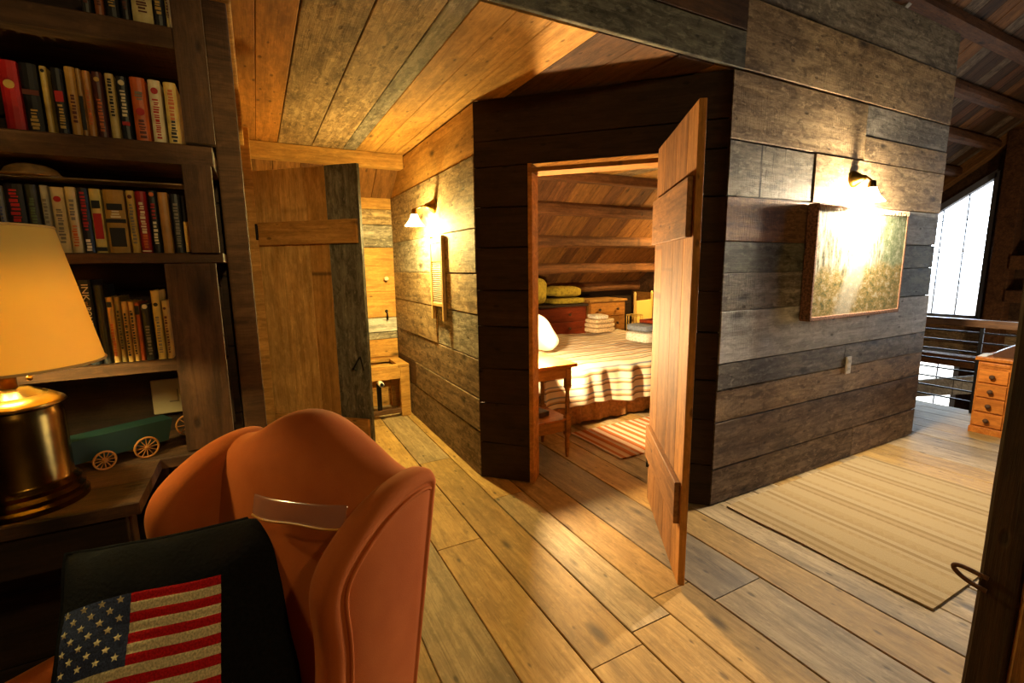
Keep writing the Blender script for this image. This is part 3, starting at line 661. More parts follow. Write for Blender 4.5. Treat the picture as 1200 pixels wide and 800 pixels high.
# quilt with stripes by arc length (UV v)
m, nt, b = new_mat('striped_quilt_cotton'); uv = N(nt, 'ShaderNodeUVMap'); sep = N(nt, 'ShaderNodeSeparateXYZ'); L(nt, uv.outputs[0], sep.inputs[0])
fr_ = math_(nt, 'FRACT', math_(nt, 'MULTIPLY', sep.outputs['Y'], 7.6))
cr_, gr_, bl_, tn_ = lin((232, 216, 192)), lin((120, 104, 92)), lin((132, 142, 160)), lin((196, 160, 118))
L(nt, ramp(nt, fr_, [(0, cr_), (.30, cr_), (.34, bl_), (.42, bl_), (.46, cr_), (.62, cr_), (.66, tn_), (.74, tn_), (.78, gr_), (.84, gr_), (.88, cr_)]), b.inputs['Base Color'])
b.inputs['Roughness'].default_value = .9; b.inputs['Specular IOR Level'].default_value = .15
NU, NV = 150, 90
def quilt(u, v):
    x = -1.06 + 2.12 * u; s = v * 2.02
    n = mnoise.noise(Vector((x * 3, s * 3, 0))) * .016 + mnoise.noise(Vector((x * 9, s * 6, 5))) * .006
    if s < 1.58: return (x, .76 - s, .515 + n + .02 * math.sin(s * 2))
    t = s - 1.58; fold = (.028 * math.sin(x * 17 + 2.2 * math.sin(x * 5)) + .03 * mnoise.noise(Vector((x * 9, t * 2, 9)))) * min(1, t / .12)
    return (x + .03 * math.sin(x * 9) * t, -.82 - .05 * min(1, t / .06) - fold - .04 * t, .515 + n * .5 - t * (.76 + .05 * math.sin(x * 5 + 2)) + .006 * math.sin(t * 30))
q = MB().grid(quilt, NU, NV); me = bpy.data.meshes.new('striped_quilt'); me.from_pydata(q.v, [], q.f)
ul = me.uv_layers.new(name='UVMap')
for lp in me.loops:
    i = lp.vertex_index; ul.data[lp.index].uv = ((i % (NU + 1)) / NU * 2.1, (i // (NU + 1)) / NV * 2.02)
qo = link('striped_quilt', me, m, None, True); qo.location = bed.location
sol = qo.modifiers.new('thickness', 'SOLIDIFY'); sol.thickness = .018; sol.offset = 1
tag(qo, 'crumpled striped cream and blue quilt spread over the bed', 'quilt')
PW = plain('white_pillow_cotton', (242, 232, 214), .85)
def pillow_ob(name, label, loc, half, rot, mat, group=None, cat='pillow', e=.55):
    o = MB().soft((0, 0, 0), half, e, 28, 16, lambda p: p + Vector((0, 0, .01 * mnoise.noise(p * 9 + Vector(loc))))).build(name, mat, None, True)
    o.location = loc; o.rotation_euler = rot; return tag(o, label, cat, group)
pillow_ob('bed_pillow', 'plump white pillow propped at the head of the bed', (2.22, 3.80, .745), (.20, .30, .08), (0, .95, .1), PW)
tw = [plain('cream_towel', (226, 200, 160), .95, nscale=60, bump=.6), plain('white_towel', (234, 226, 214), .95, nscale=60, bump=.6), plain('blue_grey_towel', (128, 138, 158), .95, nscale=60, bump=.6)]
def towel(label, loc, half, rz, mat, group):
    t = MB()
    t.soft((0, 0, 0), half, .35, 28, 12, lambda p: p + Vector((0, 0, .004 * mnoise.noise(p * 14 + Vector(loc)))))
    o = t.build('folded_towel', mat, None, True); o.location = loc; o.rotation_euler = (0, 0, rz); return tag(o, label, 'towel', group)
z = .545
for i, (hx, hz, rz, mt, lab) in enumerate(((.17, .028, .1, 0, 'large cream folded towel, lowest of the pile on the bed'), (.165, .026, .06, 0, 'cream folded towel, second from the bottom of the pile'), (.155, .024, .12, 0, 'cream folded towel, third from the bottom of the pile'), (.09, .024, -.1, 1, 'small white folded washcloth on top of the towel pile'))):
    towel(lab, (3.62 - (.03 if i == 3 else 0), 4.55, z + hz), (hx, .12, hz), rz, tw[mt], 'towels piled on the quilt'); z += hz * 2 + .002
towel('white folded blanket under the blue grey one on the bed', (3.62, 3.72, .595), (.22, .16, .055), .05, tw[1], 'blankets on the bed end')
towel('blue grey folded blanket on top of the white one', (3.63, 3.73, .69), (.215, .15, .035), .05, tw[2], 'blankets on the bed end')
tr_ = thing('wooden_tray', 'small brown wooden tray lying on the blue grey blanket', 'tray', (3.70, 3.74, .728), .1)
MB().box((-.12, -.09, 0), (.12, .09, .01), .003).build('base', W['red'], tr_)
for a, b2 in (((-.12, -.09, .01), (.12, -.08, .035)), ((-.12, .08, .01), (.12, .09, .035)), ((-.12, -.08, .01), (-.11, .08, .035)), ((.11, -.08, .01), (.12, .08, .035))): MB().box(a, b2, .002).build('rim', W['red'], tr_)
# nightstand
ns = thing('nightstand', 'slender wooden nightstand with turned legs just inside the doorway', 'nightstand', (1.655, 2.82, 0))
nm_ = W['pine']
MB().box((-.235, -.215, .655), (.235, .215, .68), .005).build('top', nm_, ns)
MB().box((-.195, -.175, .575), (.195, .175, .655), .002).build('apron', W['amber'], ns)
for x in (-.185, .185):
    for y in (-.165, .165):
        MB().box((x - .02, y - .02, .50), (x + .02, y + .02, .655), .002).box((x - .02, y - .02, .16), (x + .02, y + .02, .30), .002).lathe([(.019, .16), (.015, .14), (.018, .1), (.011, 0)], (x, y, 0), 14).lathe([(.018, .5), (.013, .47), (.017, .4), (.013, .33), (.018, .3)], (x, y, 0), 14).build('leg', W['amber'], ns, auto=35)
MB().box((-.185, -.165, .19), (.185, .165, .27), .003).build('drawer_box', W['amber'], ns)
MB().box((-.2, -.18, .27), (.2, .18, .285), .003).build('shelf', nm_, ns)
bk = MB().box((-.12, -.09, 0), (.12, .09, .035), .004).build('nightstand_book', plain('dark_brown_cover', (70, 44, 26), .6)); bk.location = (1.62, 2.82, .287); bk.rotation_euler = (0, 0, .2)
tag(bk, 'dark brown book lying on the nightstand shelf', 'book')
bl = thing('bedside_lamp', 'bedside lamp glowing on the nightstand behind the door jamb', 'lamp', (1.60, 2.92, .682))
MB().lathe([(.06, 0), (.06, .012), (.02, .03), (.014, .08), (.03, .13), (.012, .18), (.01, .22)]).build('base', BRASS, bl, smooth=True)
MB().lathe([(.11, .24), (.06, .42), (.058, .42), (.108, .24)], caps=False).build('lamp_shade', plain('lit_cream_shade', (255, 226, 170), .8, emit=(255, 200, 120), estr=3), bl, smooth=True)
MB().soft((0, 0, .27), (.025, .025, .04), 1, 14, 10).build('bulb', GLOW1, bl, smooth=True)
# chests under the eaves
def chest(label, x0, x1, y, h, mat, nd, topm):
    t = thing('chest_of_drawers', label, 'dresser', ((x0 + x1) / 2, y, 0)); hw = (x1 - x0) / 2
    MB().box((-hw, 0, 0), (hw, .4, h - .03)).build('body', mat, t)
    MB().box((-hw - .02, -.03, h - .03), (hw + .02, .4, h), .004).build('top', topm, t)
    dh = (h - .09) / nd
    for k in range(nd):
        zc = .05 + dh * (k + .5)
        d = board(t, (-hw + .02, -.016, zc), (hw - .02, -.016, zc), (0, 0, 1), dh - .012, .018, mat, name='drawer')
        for xx in (-.5, .5):
            kb = MB().lathe([(.008, 0), (.008, -.014), (.018, -.02), (.018, -.032), (.006, -.038)], (0, 0, 0), 12, axis=1).build('knob', W['mid'], d, smooth=True)
            kb.matrix_basis = d.matrix_basis.inverted() @ Matrix.Translation((xx * hw, -.016, zc))
    return t
chest('red-brown stained chest of drawers under the eaves holding green cushions', 2.75, 3.90, 5.2, .83, W['red'], 4, W['dark'])
chest('lighter amber chest of drawers beside the wicker basket', 3.97, 4.60, 5.22, .87, W['amber'], 4, W['honey'])
CU = plain('olive_green_cushion', (164, 142, 42), .9, nscale=30, namt=.25, bump=.4)
pillow_ob('green_cushion', 'olive green cushion standing on edge on the red chest', (3.14, 5.31, 1.02), (.19, .06, .17), (-.1, .12, .0), CU, None, 'cushion')
pillow_ob('green_cushion', 'olive green cushion lying flat on the red chest', (3.64, 5.38, 1.0), (.25, .17, .07), (0, .03, .1), CU, None, 'cushion')
bb = towel('olive green folded blanket under the flat cushion', (3.66, 5.38, .872), (.26, .17, .04), .0, CU, None); bb.name = 'folded_blanket'; bb['category'] = 'blanket'
# yellow chair and basket
yc = thing('wooden_chair', 'pale yellow panel-backed chair in the far bedroom corner', 'chair', (4.66, 4.9, 0), .25)
YP = plain('pale_yellow_paint', (236, 206, 116), .55); YW = W['honey']
MB().box((-.18, .0, .5), (.2, .02, .86), .006).build('backrest', YP, yc)
for x in (-.21, .2): MB().lathe([(.016, 0), (.016, .93), (.02, .95), (.008, .98)], (x, .01, 0), 12).build('leg', YP, yc, smooth=True)
for x in (-.21, .2): MB().lathe([(.014, 0), (.017, .2), (.016, .44)], (x, -.36, 0), 12).build('leg', YP, yc, smooth=True)
MB().box((-.23, -.39, .43), (.23, .02, .46), .01).build('seat', YP, yc)
wc = pillow_ob('white_cushion', 'small white cushion resting on the yellow chair', (4.62, 4.72, .55), (.16, .12, .07), (0, 0, .2), PW, None, 'cushion')
bs = thing('wire_basket', 'yellow wire basket standing beside the yellow chair', 'basket', (4.33, 4.72, 0))
wr_ = plain('yellow_wire', (196, 160, 70), .5)
for z, r in ((.69, .105), (.52, .1), (.3, .095), (.02, .09)): MB().tube([(r * math.cos(a * PI / 12), r * math.sin(a * PI / 12), z) for a in range(24)], .006, 6, closed=True).build('hoop', wr_, bs, smooth=True)
for k in range(12):
    a = k * PI / 6; MB().tube([(.09 * math.cos(a), .09 * math.sin(a), .02), (.1 * math.cos(a + .2), .1 * math.sin(a + .2), .4), (.105 * math.cos(a), .105 * math.sin(a), .69)], .004, 6).build('wire', wr_, bs, smooth=True)

# ================================================================ RAILING, SMALL CHEST, POST
ra = thing('railing', 'loft railing with wooden top rail and thin black metal bars', 'railing', (5.5, 1.0, 0))
MB().box((-.035, -2.6, .765), (.035, 1.5, .83), .006).build('top_rail', wood('rail_wood', (128, 88, 52), (82, 54, 30), axis=1, rough=.35, spec=.5), ra)
for k in range(8):
    z = .10 + k * .088
    MB().box((-.007, -2.6, z - .006), (.007, 1.5, z + .006)).build('bar', IRON, ra)
for y in (1.1, .68, -.2, -1.0, -1.8, -2.5): MB().box((-.012, y - .012, 0), (.012, y + .012, .77), .002).build('post', IRON, ra)
dc = thing('small_chest', 'small honey pine chest of four knobbed drawers by the railing', 'chest', (4.9, 1.395, 0))
MB().box((0, -.098, .02), (.42, .098, .575), .003).build('body', W['pine'], dc)
MB().box((-.02, -.115, .575), (.44, .115, .605), .006).build('top', W['pine'], dc)
MB().box((-.008, -.104, 0), (.42, .104, .05), .003).build('plinth', W['pine'], dc)
MB().box((-.006, -.082, .535), (.01, .082, .56), .003).build('pull_out_board', W['pine'], dc)
for k in range(4):
    z0 = .062 + k * .115
    d = board(dc, (-.012, .082, z0 + .052), (-.012, -.082, z0 + .052), (0, 0, 1), .104, .014, W['pine'], name='drawer')
    kb = MB().lathe([(.007, 0), (.007, -.012), (.016, -.016), (.017, -.028), (.007, -.034)], (0, 0, 0), 14, axis=0).build('knob', W['mid'], d, smooth=True)
    kb.matrix_basis = d.matrix_basis.inverted() @ Matrix.Translation((-.012, .0, z0 + .052))
bx_ = thing('leather_folder', 'dark brown leather folder propped on the small pine chest', 'folder', (5.03, 1.40, .607), .15)
def wedge(o, x0, x1, y0, y1, h): return o.prism([(y0, 0), (y1, 0), (y1, h * .25), (y0, h)], 0, x0, x1)
wedge(MB(), -.09, .09, -.07, .04, .10).build('cover', plain('brown_leather', (74, 44, 24), .4, nscale=20), bx_)
MB().box((-.08, -.08, .002), (.088, -.072, .085), .001).build('flap', plain('pale_brown_leather', (150, 92, 44), .5), bx_)
pp = MB().grid(lambda u, v: (-.1 + .2 * u, -.025 + .05 * v, .002 + .004 * math.sin(u * 3)), 8, 4).build('paper_sheet', plain('white_paper', (230, 228, 224), .8), None, True)
pp.location = (4.99, 1.48, .606); pp.rotation_euler = (0, 0, .05); pp.modifiers.new('t', 'SOLIDIFY').thickness = .001
tag(pp, 'loose white paper sheets at the edge of the small chest', 'paper')
po = thing('timber_post', 'dark rough timber post with a rope loop, close beside the rug', 'post', (1.49, .33, 0))
PT = wood('post_wood', (70, 46, 26), (40, 26, 15), axis=2, bump=.8, streaks=0); PT2 = wood('post_edge_wood', (150, 104, 50), (96, 62, 28), axis=2, bump=.6)
def warp(b, amt):
    b.v = [(v[0] + amt * mnoise.noise(Vector((v[2] * 2, 1, v[1] * 9))), v[1] + amt * mnoise.noise(Vector((v[2] * 2.3, 5, v[0] * 9))), v[2]) for v in b.v]; return b
def colbox(x0, x1, y0, y1, n=24):
    P = [(x0, y0 + .008), (x0 + .008, y0), (x1 - .008, y0), (x1, y0 + .008), (x1, y1 - .008), (x1 - .008, y1), (x0 + .008, y1), (x0, y1 - .008)]
    b = MB(); b.v = [(p[0], p[1], 3.4 * k / n) for k in range(n + 1) for p in P]
    b.f = [(k * 8 + i, k * 8 + (i + 1) % 8, k * 8 + 8 + (i + 1) % 8, k * 8 + 8 + i) for k in range(n) for i in range(8)] + [tuple(range(8)), tuple(range(n * 8, n * 8 + 8))]
    return warp(b, .006)
colbox(-.06, .06, -.015, .055).build('post_shaft', PT, po, True).data.set_sharp_from_angle(angle=.5)
colbox(-.062, .05, -.055, -.017).build('edge_board', PT2, po, True).data.set_sharp_from_angle(angle=.5)
colbox(-.06, .06, -.28, -.057).build('wide_board', PT, po, True).data.set_sharp_from_angle(angle=.5)
MB().tube([(-.064, .035 + .062 * math.sin(a) ** .7, .60 + .016 * math.cos(a) + .012 * math.sin(a)) for a in [PI * k / 20 for k in range(21)]], .0055, 8).build('rope_loop', plain('brown_rope', (92, 58, 34), .9, nscale=90, bump=.8), po, smooth=True)

# brace and stair rail seen below the loft edge
bz = tag(MB().prism([(2.55, -.18), (3.95, -.62), (3.95, -.86), (2.55, -.42)], 0, 8.3, 8.5).build('diagonal_brace', W['pale']), 'diagonal timber brace in the open space beyond the railing', 'beam')
tbm = tag(MB().box((7.9, 2.2, -.02), (8.1, 5.9, .12), .01).build('tie_beam', W['timber']), 'horizontal timber tie beam beyond the loft railing', 'beam')

# ================================================================ BOOKCASE
BY = 1.5                                          # plane of the shelf fronts
bc = thing('bookcase', 'rough dark plank bookcase filled with paperbacks', 'bookcase', (-.6, 1.6, 0))
def bcb(a, b, wdir, width, th, m, name):          # a board given in room coordinates
    o = Vector(bc.location); return board(bc, Vector(a) - o, Vector(b) - o, wdir, width, th, W[m], name=name)
SH = [(1.925, .05), (1.655, .05), (1.385, .024), (1.11, .028)]
for z, t in SH:
    xr = -.075 if z > 1.3 else -.205
    bcb((xr, 1.61, z), (-1.45, 1.61, z), (0, -1, 0), .23, t, 'mid', 'shelf')
bcb((-.097, 1.51, 1.657), (-.097, 1.51, 2.6), (1, 0, 0), .064, .03, 'mid', 'upright')
bcb((-.112, 1.513, 1.386), (-.112, 1.513, 1.604), (1, 0, 0), .062, .03, 'mid', 'upright')
bcb((-.148, 1.505, .865), (-.148, 1.505, 1.358), (1, 0, 0), .11, .03, 'mid', 'upright')
bcb((-1.47, 1.505, .865), (-1.47, 1.505, 2.6), (1, 0, 0), .06, .22, 'mid', 'upright')
for k in range(8): bcb((-1.45, 1.722, .96 + k * .22), (-.1, 1.722, .96 + k * .22), (0, 0, 1), .214, .012, 'dark', 'back_board')

BM = {}
def bmat(c):
    k = tuple(c)
    if k not in BM: BM[k] = plain('book_cover_%02x%02x%02x' % k, c, .45, nscale=25, namt=.18)
    return BM[k]
PAGES = plain('yellowed_pages', (206, 176, 118), .9, nscale=120, namt=.3)
INK = {k: plain('ink_' + k, c, .6) for k, c in dict(red=(170, 26, 22), black=(24, 20, 18), white=(222, 206, 170), gold=(190, 150, 70), grey=(120, 110, 96), orange=(190, 96, 40), blue=(60, 70, 110), brown=(92, 40, 24), green=(90, 104, 60)).items()}
random.seed(3)
def book(label, u0, u1, vt, vb, col, ink=None, title=None, marks=(), lean=None, group='paperbacks', depth=.115, y=None):
    """spine from pixel columns u0..u1 between rows vt and vb on the shelf-front plane"""
    y = BY + .012 + random.uniform(0, .012) if y is None else y
    um = (u0 + u1) / 2
    p0 = ony(u0, (vt + vb) / 2, y); p1 = ony(u1, (vt + vb) / 2, y); hgt = ony(um, vt, y).z - ony(um, vb, y).z
    zs_ = min((s[0] for s in SH), key=lambda s: abs(s - ony(um, vb, y).z)); w_ = max(.009, abs(p1.x - p0.x) - .0015); h = hgt
    t = thing('book', label, 'book', ((p0.x + p1.x) / 2, y, zs_ + .001), 0, group)
    if lean: t.rotation_euler = (0, lean, 0); t.location.z += abs(math.sin(lean)) * w_ / 2
    hw = w_ / 2; e = .0016
    cv = MB()
    prof = [(-hw, depth), (-hw, .004), (-hw * .6, .0008), (0, 0), (hw * .6, .0008), (hw, .004), (hw, depth), (hw - e, depth), (hw - e, .006), (-hw + e, .006), (-hw + e, depth)]
    n = len(prof); cv.v = [(a, b, 0) for a, b in prof] + [(a, b, h) for a, b in prof]
    cv.f = [(i, (i + 1) % n, n + (i + 1) % n, n + i) for i in range(n)] + [(0, 1, 9, 10), (1, 2, 3, 4, 5, 8, 9), (5, 6, 7, 8), (n, n + 10, n + 9, n + 1), (n + 1, n + 9, n + 8, n + 5, n + 4, n + 3, n + 2), (n + 5, n + 8, n + 7, n + 6)]
    cv.build('cover', bmat(col), t)
    MB().box((-hw + e, .006, .003), (hw - e, depth - .004, h - .003)).build('pages', PAGES, t)
    vert = lambda x, z: Matrix(((0, 1, 0, x), (0, 0, -1, -.0006), (-1, 0, 0, z), (0, 0, 0, 1)))
    flat = lambda x, z: Matrix(((1, 0, 0, x), (0, 0, -1, -.0006), (0, 1, 0, z), (0, 0, 0, 1)))
    for tt in (title or []):
        s, zc, size, ln, k = tt[:5]
        mwd = vert(tt[5] if len(tt) > 5 else 0, zc * h)
        text_mesh('title', s, min(size, w_ * .8), INK[k], t, mwd, width=ln * h)
    for (kind, z0, z1, k) in marks:
        if kind == 'band': MB().box((-hw * .97, -.0009, z0 * h), (hw * .97, .003, z1 * h)).build('printed_band', INK[k], t)
        elif kind == 'dot':
            r = hw * .6; b_ = MB().lathe([(r, -.0012), (r, 0)], (0, 0, (z0 + z1) / 2 * h), 16, axis=1); b_.build('printed_dot', INK[k], t)
        elif kind == 'bars':                                           # lettering too small to read
            b_ = MB(); z = z0 * h
            while z < z1 * h:
                s = random.uniform(.0025, .007)
                b_.box((-hw * random.uniform(.3, .55), -.0009, z), (hw * random.uniform(.3, .55), 0, z + s)); z += s + random.uniform(.0015, .004)
            b_.build('lettering', INK[k], t)['kind'] = 'stuff'
        elif kind == 'pic': MB().box((-hw * .75, -.0011, z0 * h), (hw * .75, .002, z1 * h), .0005).build('printed_picture', INK[k], t)
    return t
G1, G2, G3, G0 = 'paperbacks on the upper shelf', 'books under the long thin board', 'books on the lower shelf', 'books on the top shelf'
RED, BLK, CRM, TAN, BRN, ORG, GRY, GLD = (150, 22, 20), (26, 23, 22), (206, 176, 106), (186, 136, 64), (84, 40, 28), (196, 92, 36), (120, 114, 100), (176, 134, 58)
# top shelf
for a in (('dark grey book beside the orange-brown one on the top shelf', 90, 102, -60, 10, (54, 50, 46)), ('orange-brown book between dark books on the top shelf', 106, 117, -55, 12, (150, 84, 44)), ('broad black book on the top shelf', 118, 135, -62, 15, BLK),
          ('thin black book beside the cream one on the top shelf', 137, 148, -58, 17, (34, 30, 30)), ('thick cream book on the top shelf', 150, 175, -60, 21, (214, 192, 132)), ('black book with pale letters on the top shelf', 175, 189, -56, 24, BLK), ('thin cream book at the end of the top shelf', 190, 196, -50, 25, CRM)):
    book(*a, group=G0, marks=[('bars', .2, .7, 'gold' if a[5] == BLK else 'brown')])
# upper shelf
book('thick plain red book on the upper shelf', 0, 23, 65, 147, (170, 24, 22), marks=[('dot', .62, .7, 'gold')], group=G1)
book('thick black paperback with pale letters at the foot of its spine', 25, 46, 67, 148, BLK, marks=[('bars', .05, .32, 'gold'), ('band', .55, .62, 'brown')], group=G1)
book('slim yellow-cream paperback leaning between two black ones', 49, 58, 71, 150, (196, 160, 78), marks=[('dot', .9, .96, 'black')], group=G1)
book('black paperback with a red and gold spot beside tan books', 62, 76, 73, 151, BLK, marks=[('pic', .5, .66, 'red'), ('bars', .1, .45, 'gold')], group=G1)
book('wide tan paperback with faded brown lettering', 78, 91, 71, 152, TAN, marks=[('bars', .2, .6, 'brown')], group=G1)
book('narrow mottled tan paperback next to the wide tan one', 92, 97, 73, 152, (160, 116, 56), marks=[('pic', .1, .6, 'black')], group=G1)
book('plain ochre paperback in the middle of the upper shelf', 98, 108, 75, 153, (184, 122, 54), marks=[('bars', .2, .7, 'orange')], group=G1)
book('dark red-brown paperback with spotted spine', 110, 122, 78, 155, BRN, marks=[('dot', .85, .92, 'gold'), ('bars', .1, .6, 'orange')], group=G1)
book('cream paperback with tall black capitals and small script', 125, 136, 79, 156, CRM, marks=[('bars', .7, .9, 'black'), ('bars', .36, .64, 'black')], group=G1)
book('black paperback with pale round seal and lettering', 138, 151, 81, 156, (28, 30, 34), marks=[('dot', .84, .96, 'white'), ('bars', .38, .78, 'white'), ('pic', .24, .3, 'red')], group=G1)
book('thick orange paperback with a red heart-shaped mark', 154, 172, 82, 157, ORG, marks=[('bars', .65, .8, 'grey'), ('dot', .42, .52, 'red'), ('bars', .06, .32, 'brown')], group=G1)
book('white paperback with red and black block lettering', 175, 190, 85, 159, (220, 200, 160), marks=[('dot', .78, .88, 'red'), ('bars', .08, .7, 'red')], group=G1)
book('cream paperback with orange and black title at the shelf end', 193, 208, 87, 160, (206, 172, 92), marks=[('bars', .4, .85, 'orange'), ('bars', .05, .36, 'black')], group=G1)
# middle shelf
book('narrow grey book next to the wide black one near the straw hat', 0, 6, 214, 293, GRY, group=G2, marks=[('bars', .2, .7, 'blue')])
book('wide black paperback with red capitals beside silver book', 8, 31, 212, 293, BLK, group=G2, marks=[('bars', .4, .9, 'red'), ('band', .28, .36, 'gold')])
book('silver-edged dark book behind the lamp shade', 33, 47, 213, 293, (62, 58, 44), group=G2, marks=[('band', .1, .14, 'grey'), ('bars', .3, .8, 'green')])
book('grey and white worn paperback behind the lamp', 50, 60, 214, 293, (168, 160, 140), group=G2, marks=[('bars', .2, .8, 'grey')])
book('pale cream paperback with a red oval on its spine', 62, 78, 215, 292, (212, 190, 142), group=G2, marks=[('dot', .78, .86, 'red'), ('bars', .15, .66, 'grey')])
book('pale cream paperback with faint orange lettering', 79, 92, 215, 292, (206, 182, 126), group=G2, marks=[('bars', .1, .4, 'orange'), ('bars', .5, .8, 'grey')])
book('black paperback with large red capitals and white bars', 93, 106, 216, 292, BLK, group=G2, marks=[('bars', .35, .92, 'red'), ('bars', .03, .22, 'white')])
book('cream and black paperback with a bright red figure', 107, 121, 217, 292, (208, 184, 102), group=G2, marks=[('pic', .7, .82, 'black'), ('pic', .22, .62, 'red'), ('band', .03, .09, 'black')])
book('thick gold paperback with a black pictorial spine', 123, 148, 218, 292, GLD, group=G2, marks=[('pic', .68, .78, 'black'), ('bars', .56, .66, 'white'), ('band', .48, .54, 'black'), ('pic', .1, .4, 'black')])
book('slim yellow-cream paperback with tiny brown title', 150, 160, 219, 292, (200, 164, 80), group=G2, marks=[('dot', .86, .94, 'brown'), ('bars', .15, .8, 'grey')])
book('deep red paperback with white title letters', 161, 174, 220, 292, (146, 22, 26), group=G2, marks=[('bars', .32, .82, 'white'), ('bars', .08, .3, 'orange'), ('band', .02, .04, 'white')])
book('black paperback with a red and white title', 175, 186, 219, 292, BLK, group=G2, marks=[('dot', .9, .98, 'orange'), ('bars', .55, .8, 'red'), ('bars', .15, .5, 'white')])
book('shiny plain bronze-tan book among the black ones', 187, 199, 221, 292, (176, 126, 66), group=G2)
book('black book with thin grey title on the middle shelf', 201, 213, 223, 292, (28, 26, 25), group=G2, marks=[('bars', .1, .85, 'grey')])
book('narrow black and cream book at the end of the middle shelf', 214, 222, 225, 292, (32, 28, 26), group=G2, marks=[('band', .02, .55, 'gold')])
# lower shelf
book('pale grey-green hardback half hidden by the lamp shade', 84, 95, 333, 426, (168, 172, 140), group=G3, marks=[('bars', .3, .8, 'grey')])
book('tall black hardback lettered INK AND BONE', 97, 112, 325, 425, (26, 28, 32), group=G3, title=[('INK', .86, .03, .19, 'white'), ('and', .725, .012, .05, 'gold'), ('BONE', .58, .03, .21, 'white')], marks=[('bars', .06, .36, 'blue')])
book('black oversized book standing behind the cream paperbacks', 114, 126, 332, 425, BLK, group=G3)
book('yellow-cream paperback with brown flecks on the lower shelf', 127, 136, 346, 423, (206, 162, 82), group=G3, marks=[('pic', .85, .93, 'black'), ('bars', .1, .6, 'orange')])
book('dull olive paperback between two yellow ones', 137, 144, 345, 422, (136, 116, 62), group=G3, marks=[('bars', .2, .8, 'black')])
book('yellow paperback with bold black title on the lower shelf', 145, 152, 350, 421, (204, 162, 82), group=G3, marks=[('bars', .1, .8, 'black')])
book('second yellow paperback with black title beside the orange spine', 153, 160, 351, 421, (206, 164, 84), group=G3, marks=[('bars', .12, .85, 'black')])
book('narrow orange and black paperback on the lower shelf', 161, 166, 352, 420, (176, 84, 34), group=G3, marks=[('band', .8, .95, 'black')])
book('black paperback with faint title on the lower shelf', 167, 179, 354, 420, BLK, group=G3, marks=[('bars', .1, .6, 'grey'), ('dot', .94, .98, 'white')])
book('tall pale yellow hardback with a round black emblem', 180, 190, 338, 419, (206, 178, 96), group=G3, marks=[('dot', .76, .84, 'black'), ('bars', .1, .6, 'grey')])
book('slim cream paperback at the end of the lower shelf', 192, 199, 350, 418, (196, 160, 84), group=G3, marks=[('dot', .82, .92, 'brown'), ('bars', .1, .7, 'brown')])
# board and straw hat on the middle row
zt = 1.385 + .172
bd = board(None, (-.62, 1.555, zt + .004), (-.125, 1.555, zt + .004), (0, 1, 0), .07, .004, W['tan'], name='thin_board'); tag(bd, 'long thin wooden board lying on top of a row of books', 'board')
hat = thing('straw_hat', 'small straw hat crown resting on the thin board', 'hat', (-.45, 1.57, zt + .005))
STW = plain('straw', (140, 104, 52), .9, nscale=60, bump=.5)
MB().lathe([(.055, 0), (.053, .008), (.046, .02), (.028, .03), (.006, .033)], n=24).build('crown', STW, hat, smooth=True)
MB().lathe([(.052, 0), (.068, .001), (.068, .003), (.052, .004)], n=24, caps=False).build('brim', STW, hat, smooth=True)
# cover plate on the wall below the shelves
cp = thing('wall_plate', 'cream square wall plate with a dark slot below the bookshelves', 'wall plate', (-.262, 1.708, .97))
MB().box((-.042, -.008, -.052), (.042, 0, .052), .003).build('plate', plain('aged_cream_plastic', (172, 156, 118), .5), cp)
MB().box((.0, -.0095, -.018), (.024, -.007, -.014)).box((.02, -.0095, -.018), (.024, -.007, .02)).build('slot', plain('slot_grey', (120, 108, 84), .5), cp)

# ================================================================ SIDE TABLE, LAMP, TOY WAGON
TT = .86
sd = thing('side_table', 'dark wooden table under the brass lamp and toy wagon', 'table', (-.75, 1.48, 0))
for k in range(4): board(sd, (-.62, -.215 + .13 * k, TT), (.49 if k < 2 else .62, -.215 + .13 * k, TT), (0, 1, 0), .128, .028, W['mid'], name='top_plank')
MB().box((-.6, -.26, TT - .12), (.46, -.235, TT - .028), .003).build('apron', W['dark'], sd)
for x in (-.58, .42):
    for y in (-.24, .17): MB().box((x, y, 0), (x + .045, y + .045, TT - .028), .004).build('leg', W['dark'], sd)
la = thing('table_lamp', 'brass table lamp with a cream cone shade beside the books', 'lamp', (-.464, 1.31, TT))
la.scale = (.93, .93, .93)
DB = plain('dark_brass', (96, 70, 30), .25, 1, nscale=12, namt=.4)
MB().lathe([(.105, 0), (.105, .012), (.098, .018), (.1, .028), (.092, .036), (.094, .046), (.086, .055), (.083, .06), (.083, .205), (.08, .215), (.078, .222), (.088, .228), (.086, .236), (.06, .252), (.04, .262), (.03, .268)], n=48).build('base', DB, la, auto=40)
MB().lathe([(.086, .2275), (.09, .231), (.086, .237), (.062, .252), (.058, .25)], n=48, caps=False).build('collar', BRASS, la, smooth=True)
MB().lathe([(.014, .262), (.014, .30), (.02, .31), (.02, .335), (.012, .34), (.012, .40)]).build('stem', BRASS, la, smooth=True)
MB().soft((0, 0, .44), (.028, .028, .03), 1, 16, 12).build('bulb', plain('frosted_bulb', (240, 224, 190), .5, trans=.6), la, smooth=True)
MB().tube([(.02, 0, .36), (.055, 0, .42), (.058, 0, .5), (.03, 0, .58), (0, 0, .60), (-.03, 0, .58), (-.058, 0, .5), (-.055, 0, .42), (-.02, 0, .36)], .0018, 6).build('harp', BRASS, la, smooth=True)
m, nt, b = new_mat('cream_lamp_shade'); tl = N(nt, 'ShaderNodeBsdfTranslucent'); df = N(nt, 'ShaderNodeBsdfDiffuse'); mx = N(nt, 'ShaderNodeMixShader'); mx.inputs[0].default_value = .34
for nn_ in (tl, df): nn_.inputs[0].default_value = lin((240, 204, 104))
